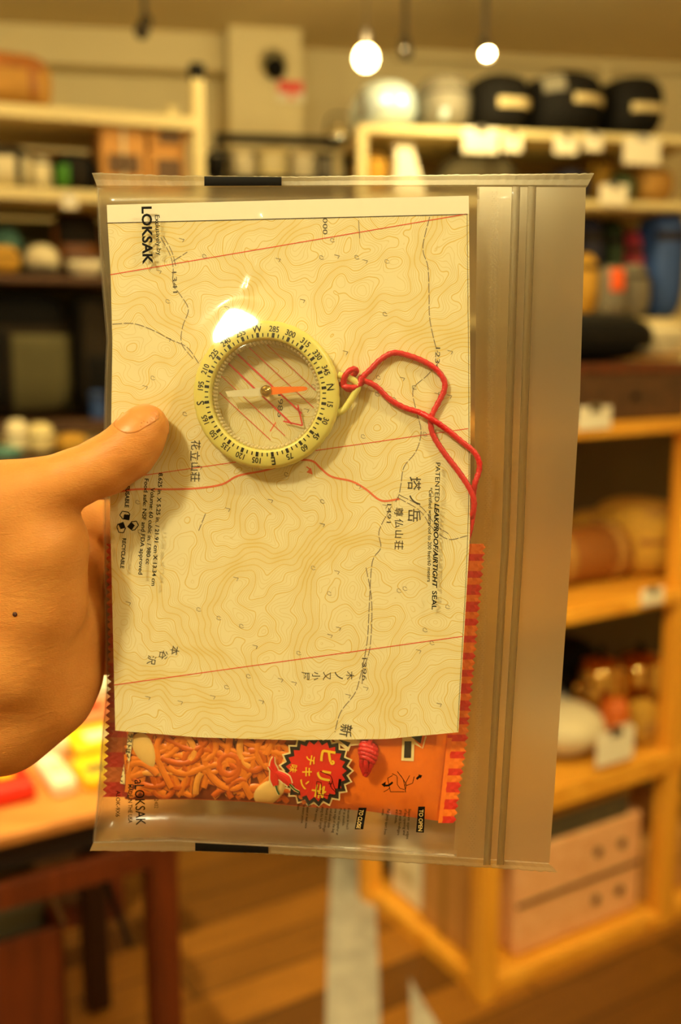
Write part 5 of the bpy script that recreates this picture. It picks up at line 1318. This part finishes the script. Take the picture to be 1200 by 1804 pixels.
def skin_material():
    m = bpy.data.materials.new('skin'); m.use_nodes = True
    nt = m.node_tree; N = nt.nodes; L = nt.links; b = N['Principled BSDF']
    tc = N.new('ShaderNodeTexCoord')
    nz = N.new('ShaderNodeTexNoise'); nz.inputs['Scale'].default_value = 55; nz.inputs['Detail'].default_value = 4; L.new(tc.outputs['Object'], nz.inputs['Vector'])
    rp = N.new('ShaderNodeValToRGB')
    rp.color_ramp.elements[0].position = 0.3; rp.color_ramp.elements[0].color = (*lin((206, 134, 64)), 1)
    rp.color_ramp.elements[1].position = 0.72; rp.color_ramp.elements[1].color = (*lin((218, 149, 74)), 1)
    L.new(nz.outputs['Fac'], rp.inputs[0]); L.new(rp.outputs[0], b.inputs['Base Color'])
    b.inputs['Roughness'].default_value = 0.5; b.inputs['Specular IOR Level'].default_value = 0.35
    b.inputs['Subsurface Weight'].default_value = 0.25; b.inputs['Subsurface Radius'].default_value = (1.0, 0.35, 0.15); b.inputs['Subsurface Scale'].default_value = 0.004
    mp = N.new('ShaderNodeMapping'); mp.inputs['Scale'].default_value = (1.0, 1.0, 2.2); L.new(tc.outputs['Object'], mp.inputs['Vector'])
    vo = N.new('ShaderNodeTexVoronoi'); vo.inputs['Scale'].default_value = 650; vo.feature = 'DISTANCE_TO_EDGE'; L.new(mp.outputs[0], vo.inputs['Vector'])
    n2 = N.new('ShaderNodeTexNoise'); n2.inputs['Scale'].default_value = 130; n2.inputs['Detail'].default_value = 5; n2.inputs['Distortion'].default_value = 1.0; L.new(mp.outputs[0], n2.inputs['Vector'])
    ad = N.new('ShaderNodeMath'); ad.operation = 'MULTIPLY_ADD'; ad.inputs[1].default_value = 0.5
    L.new(vo.outputs['Distance'], ad.inputs[0]); L.new(n2.outputs['Fac'], ad.inputs[2])
    bp = N.new('ShaderNodeBump'); bp.inputs['Strength'].default_value = 0.35; bp.inputs['Distance'].default_value = 0.0007
    L.new(ad.outputs[0], bp.inputs['Height']); L.new(bp.outputs['Normal'], b.inputs['Normal'])
    return m
m_skin = skin_material()
hand = MB().add(to_world(HV), HF).build('hand', m_skin, None, smooth=True, origin=to_world(np.array([BF(60, 1300, 0)]))[0])
tag(hand, 'bare left hand reaching in from the left, thumb pinching the clear bag', 'hand')
# thumb nail: a thin curved plate on the upper side of the thumb tip
tdir = THUMB[0][0] - THUMB[2][0]; tdir /= np.linalg.norm(tdir)
nc_ = BF(255, 718, 12.0); cc = THUMB[0][0] * 0.75 + THUMB[1][0] * 0.25
nrm = nc_ - cc; nrm -= tdir * (nrm @ tdir); nrm /= np.linalg.norm(nrm); sid = np.cross(tdir, nrm)
g1 = np.arange(-10, 10.01, 0.4); Pn = np.stack(np.meshgrid(g1, g1, g1, indexing='ij'), -1)
Pw = cc + nrm * 5.5 + Pn[..., :1] * tdir + Pn[..., 1:2] * sid + Pn[..., 2:3] * nrm
fn = np.maximum(np.abs(hand_sdf(Pw) + 0.15) - 0.32, (((np.abs(Pn[..., 0] - 0.6) / 6.6) ** 2.6 + (np.abs(Pn[..., 1]) / 6.0) ** 2.6) ** (1 / 2.6) - 1) * 5)
NV, NF = surface_nets(fn, np.array([-10.0, -10, -10]), 0.4)
NVb = cc + nrm * 5.5 + NV[:, :1] * tdir + NV[:, 1:2] * sid + NV[:, 2:3] * nrm
m_nail = mat('nail', (220, 140, 74), 0.4, var=0.08, scale=150, sss=0.2)
MB().add(to_world(NVb), NF).build('thumb_nail', m_nail, hand, smooth=True)
_w = to_world(HV) - CAM; _z = _w @ AX_F; _e = np.hypot(600 + F * (_w @ AX_R) / _z - 28, 902 - F * (_w @ AX_U) / _z - 1083)
best = HV[np.argmin(_e + 400 * _z)]
MB().add(*lathe_vf([(0.01, -0.4), (0.75, -0.2), (0.8, 0.05), (0.4, 0.3), (0.01, 0.35)], to_world(best[None])[0], AXS, 14)).build('mole', mat('mole_brown', (70, 34, 20), 0.6), hand, smooth=True)
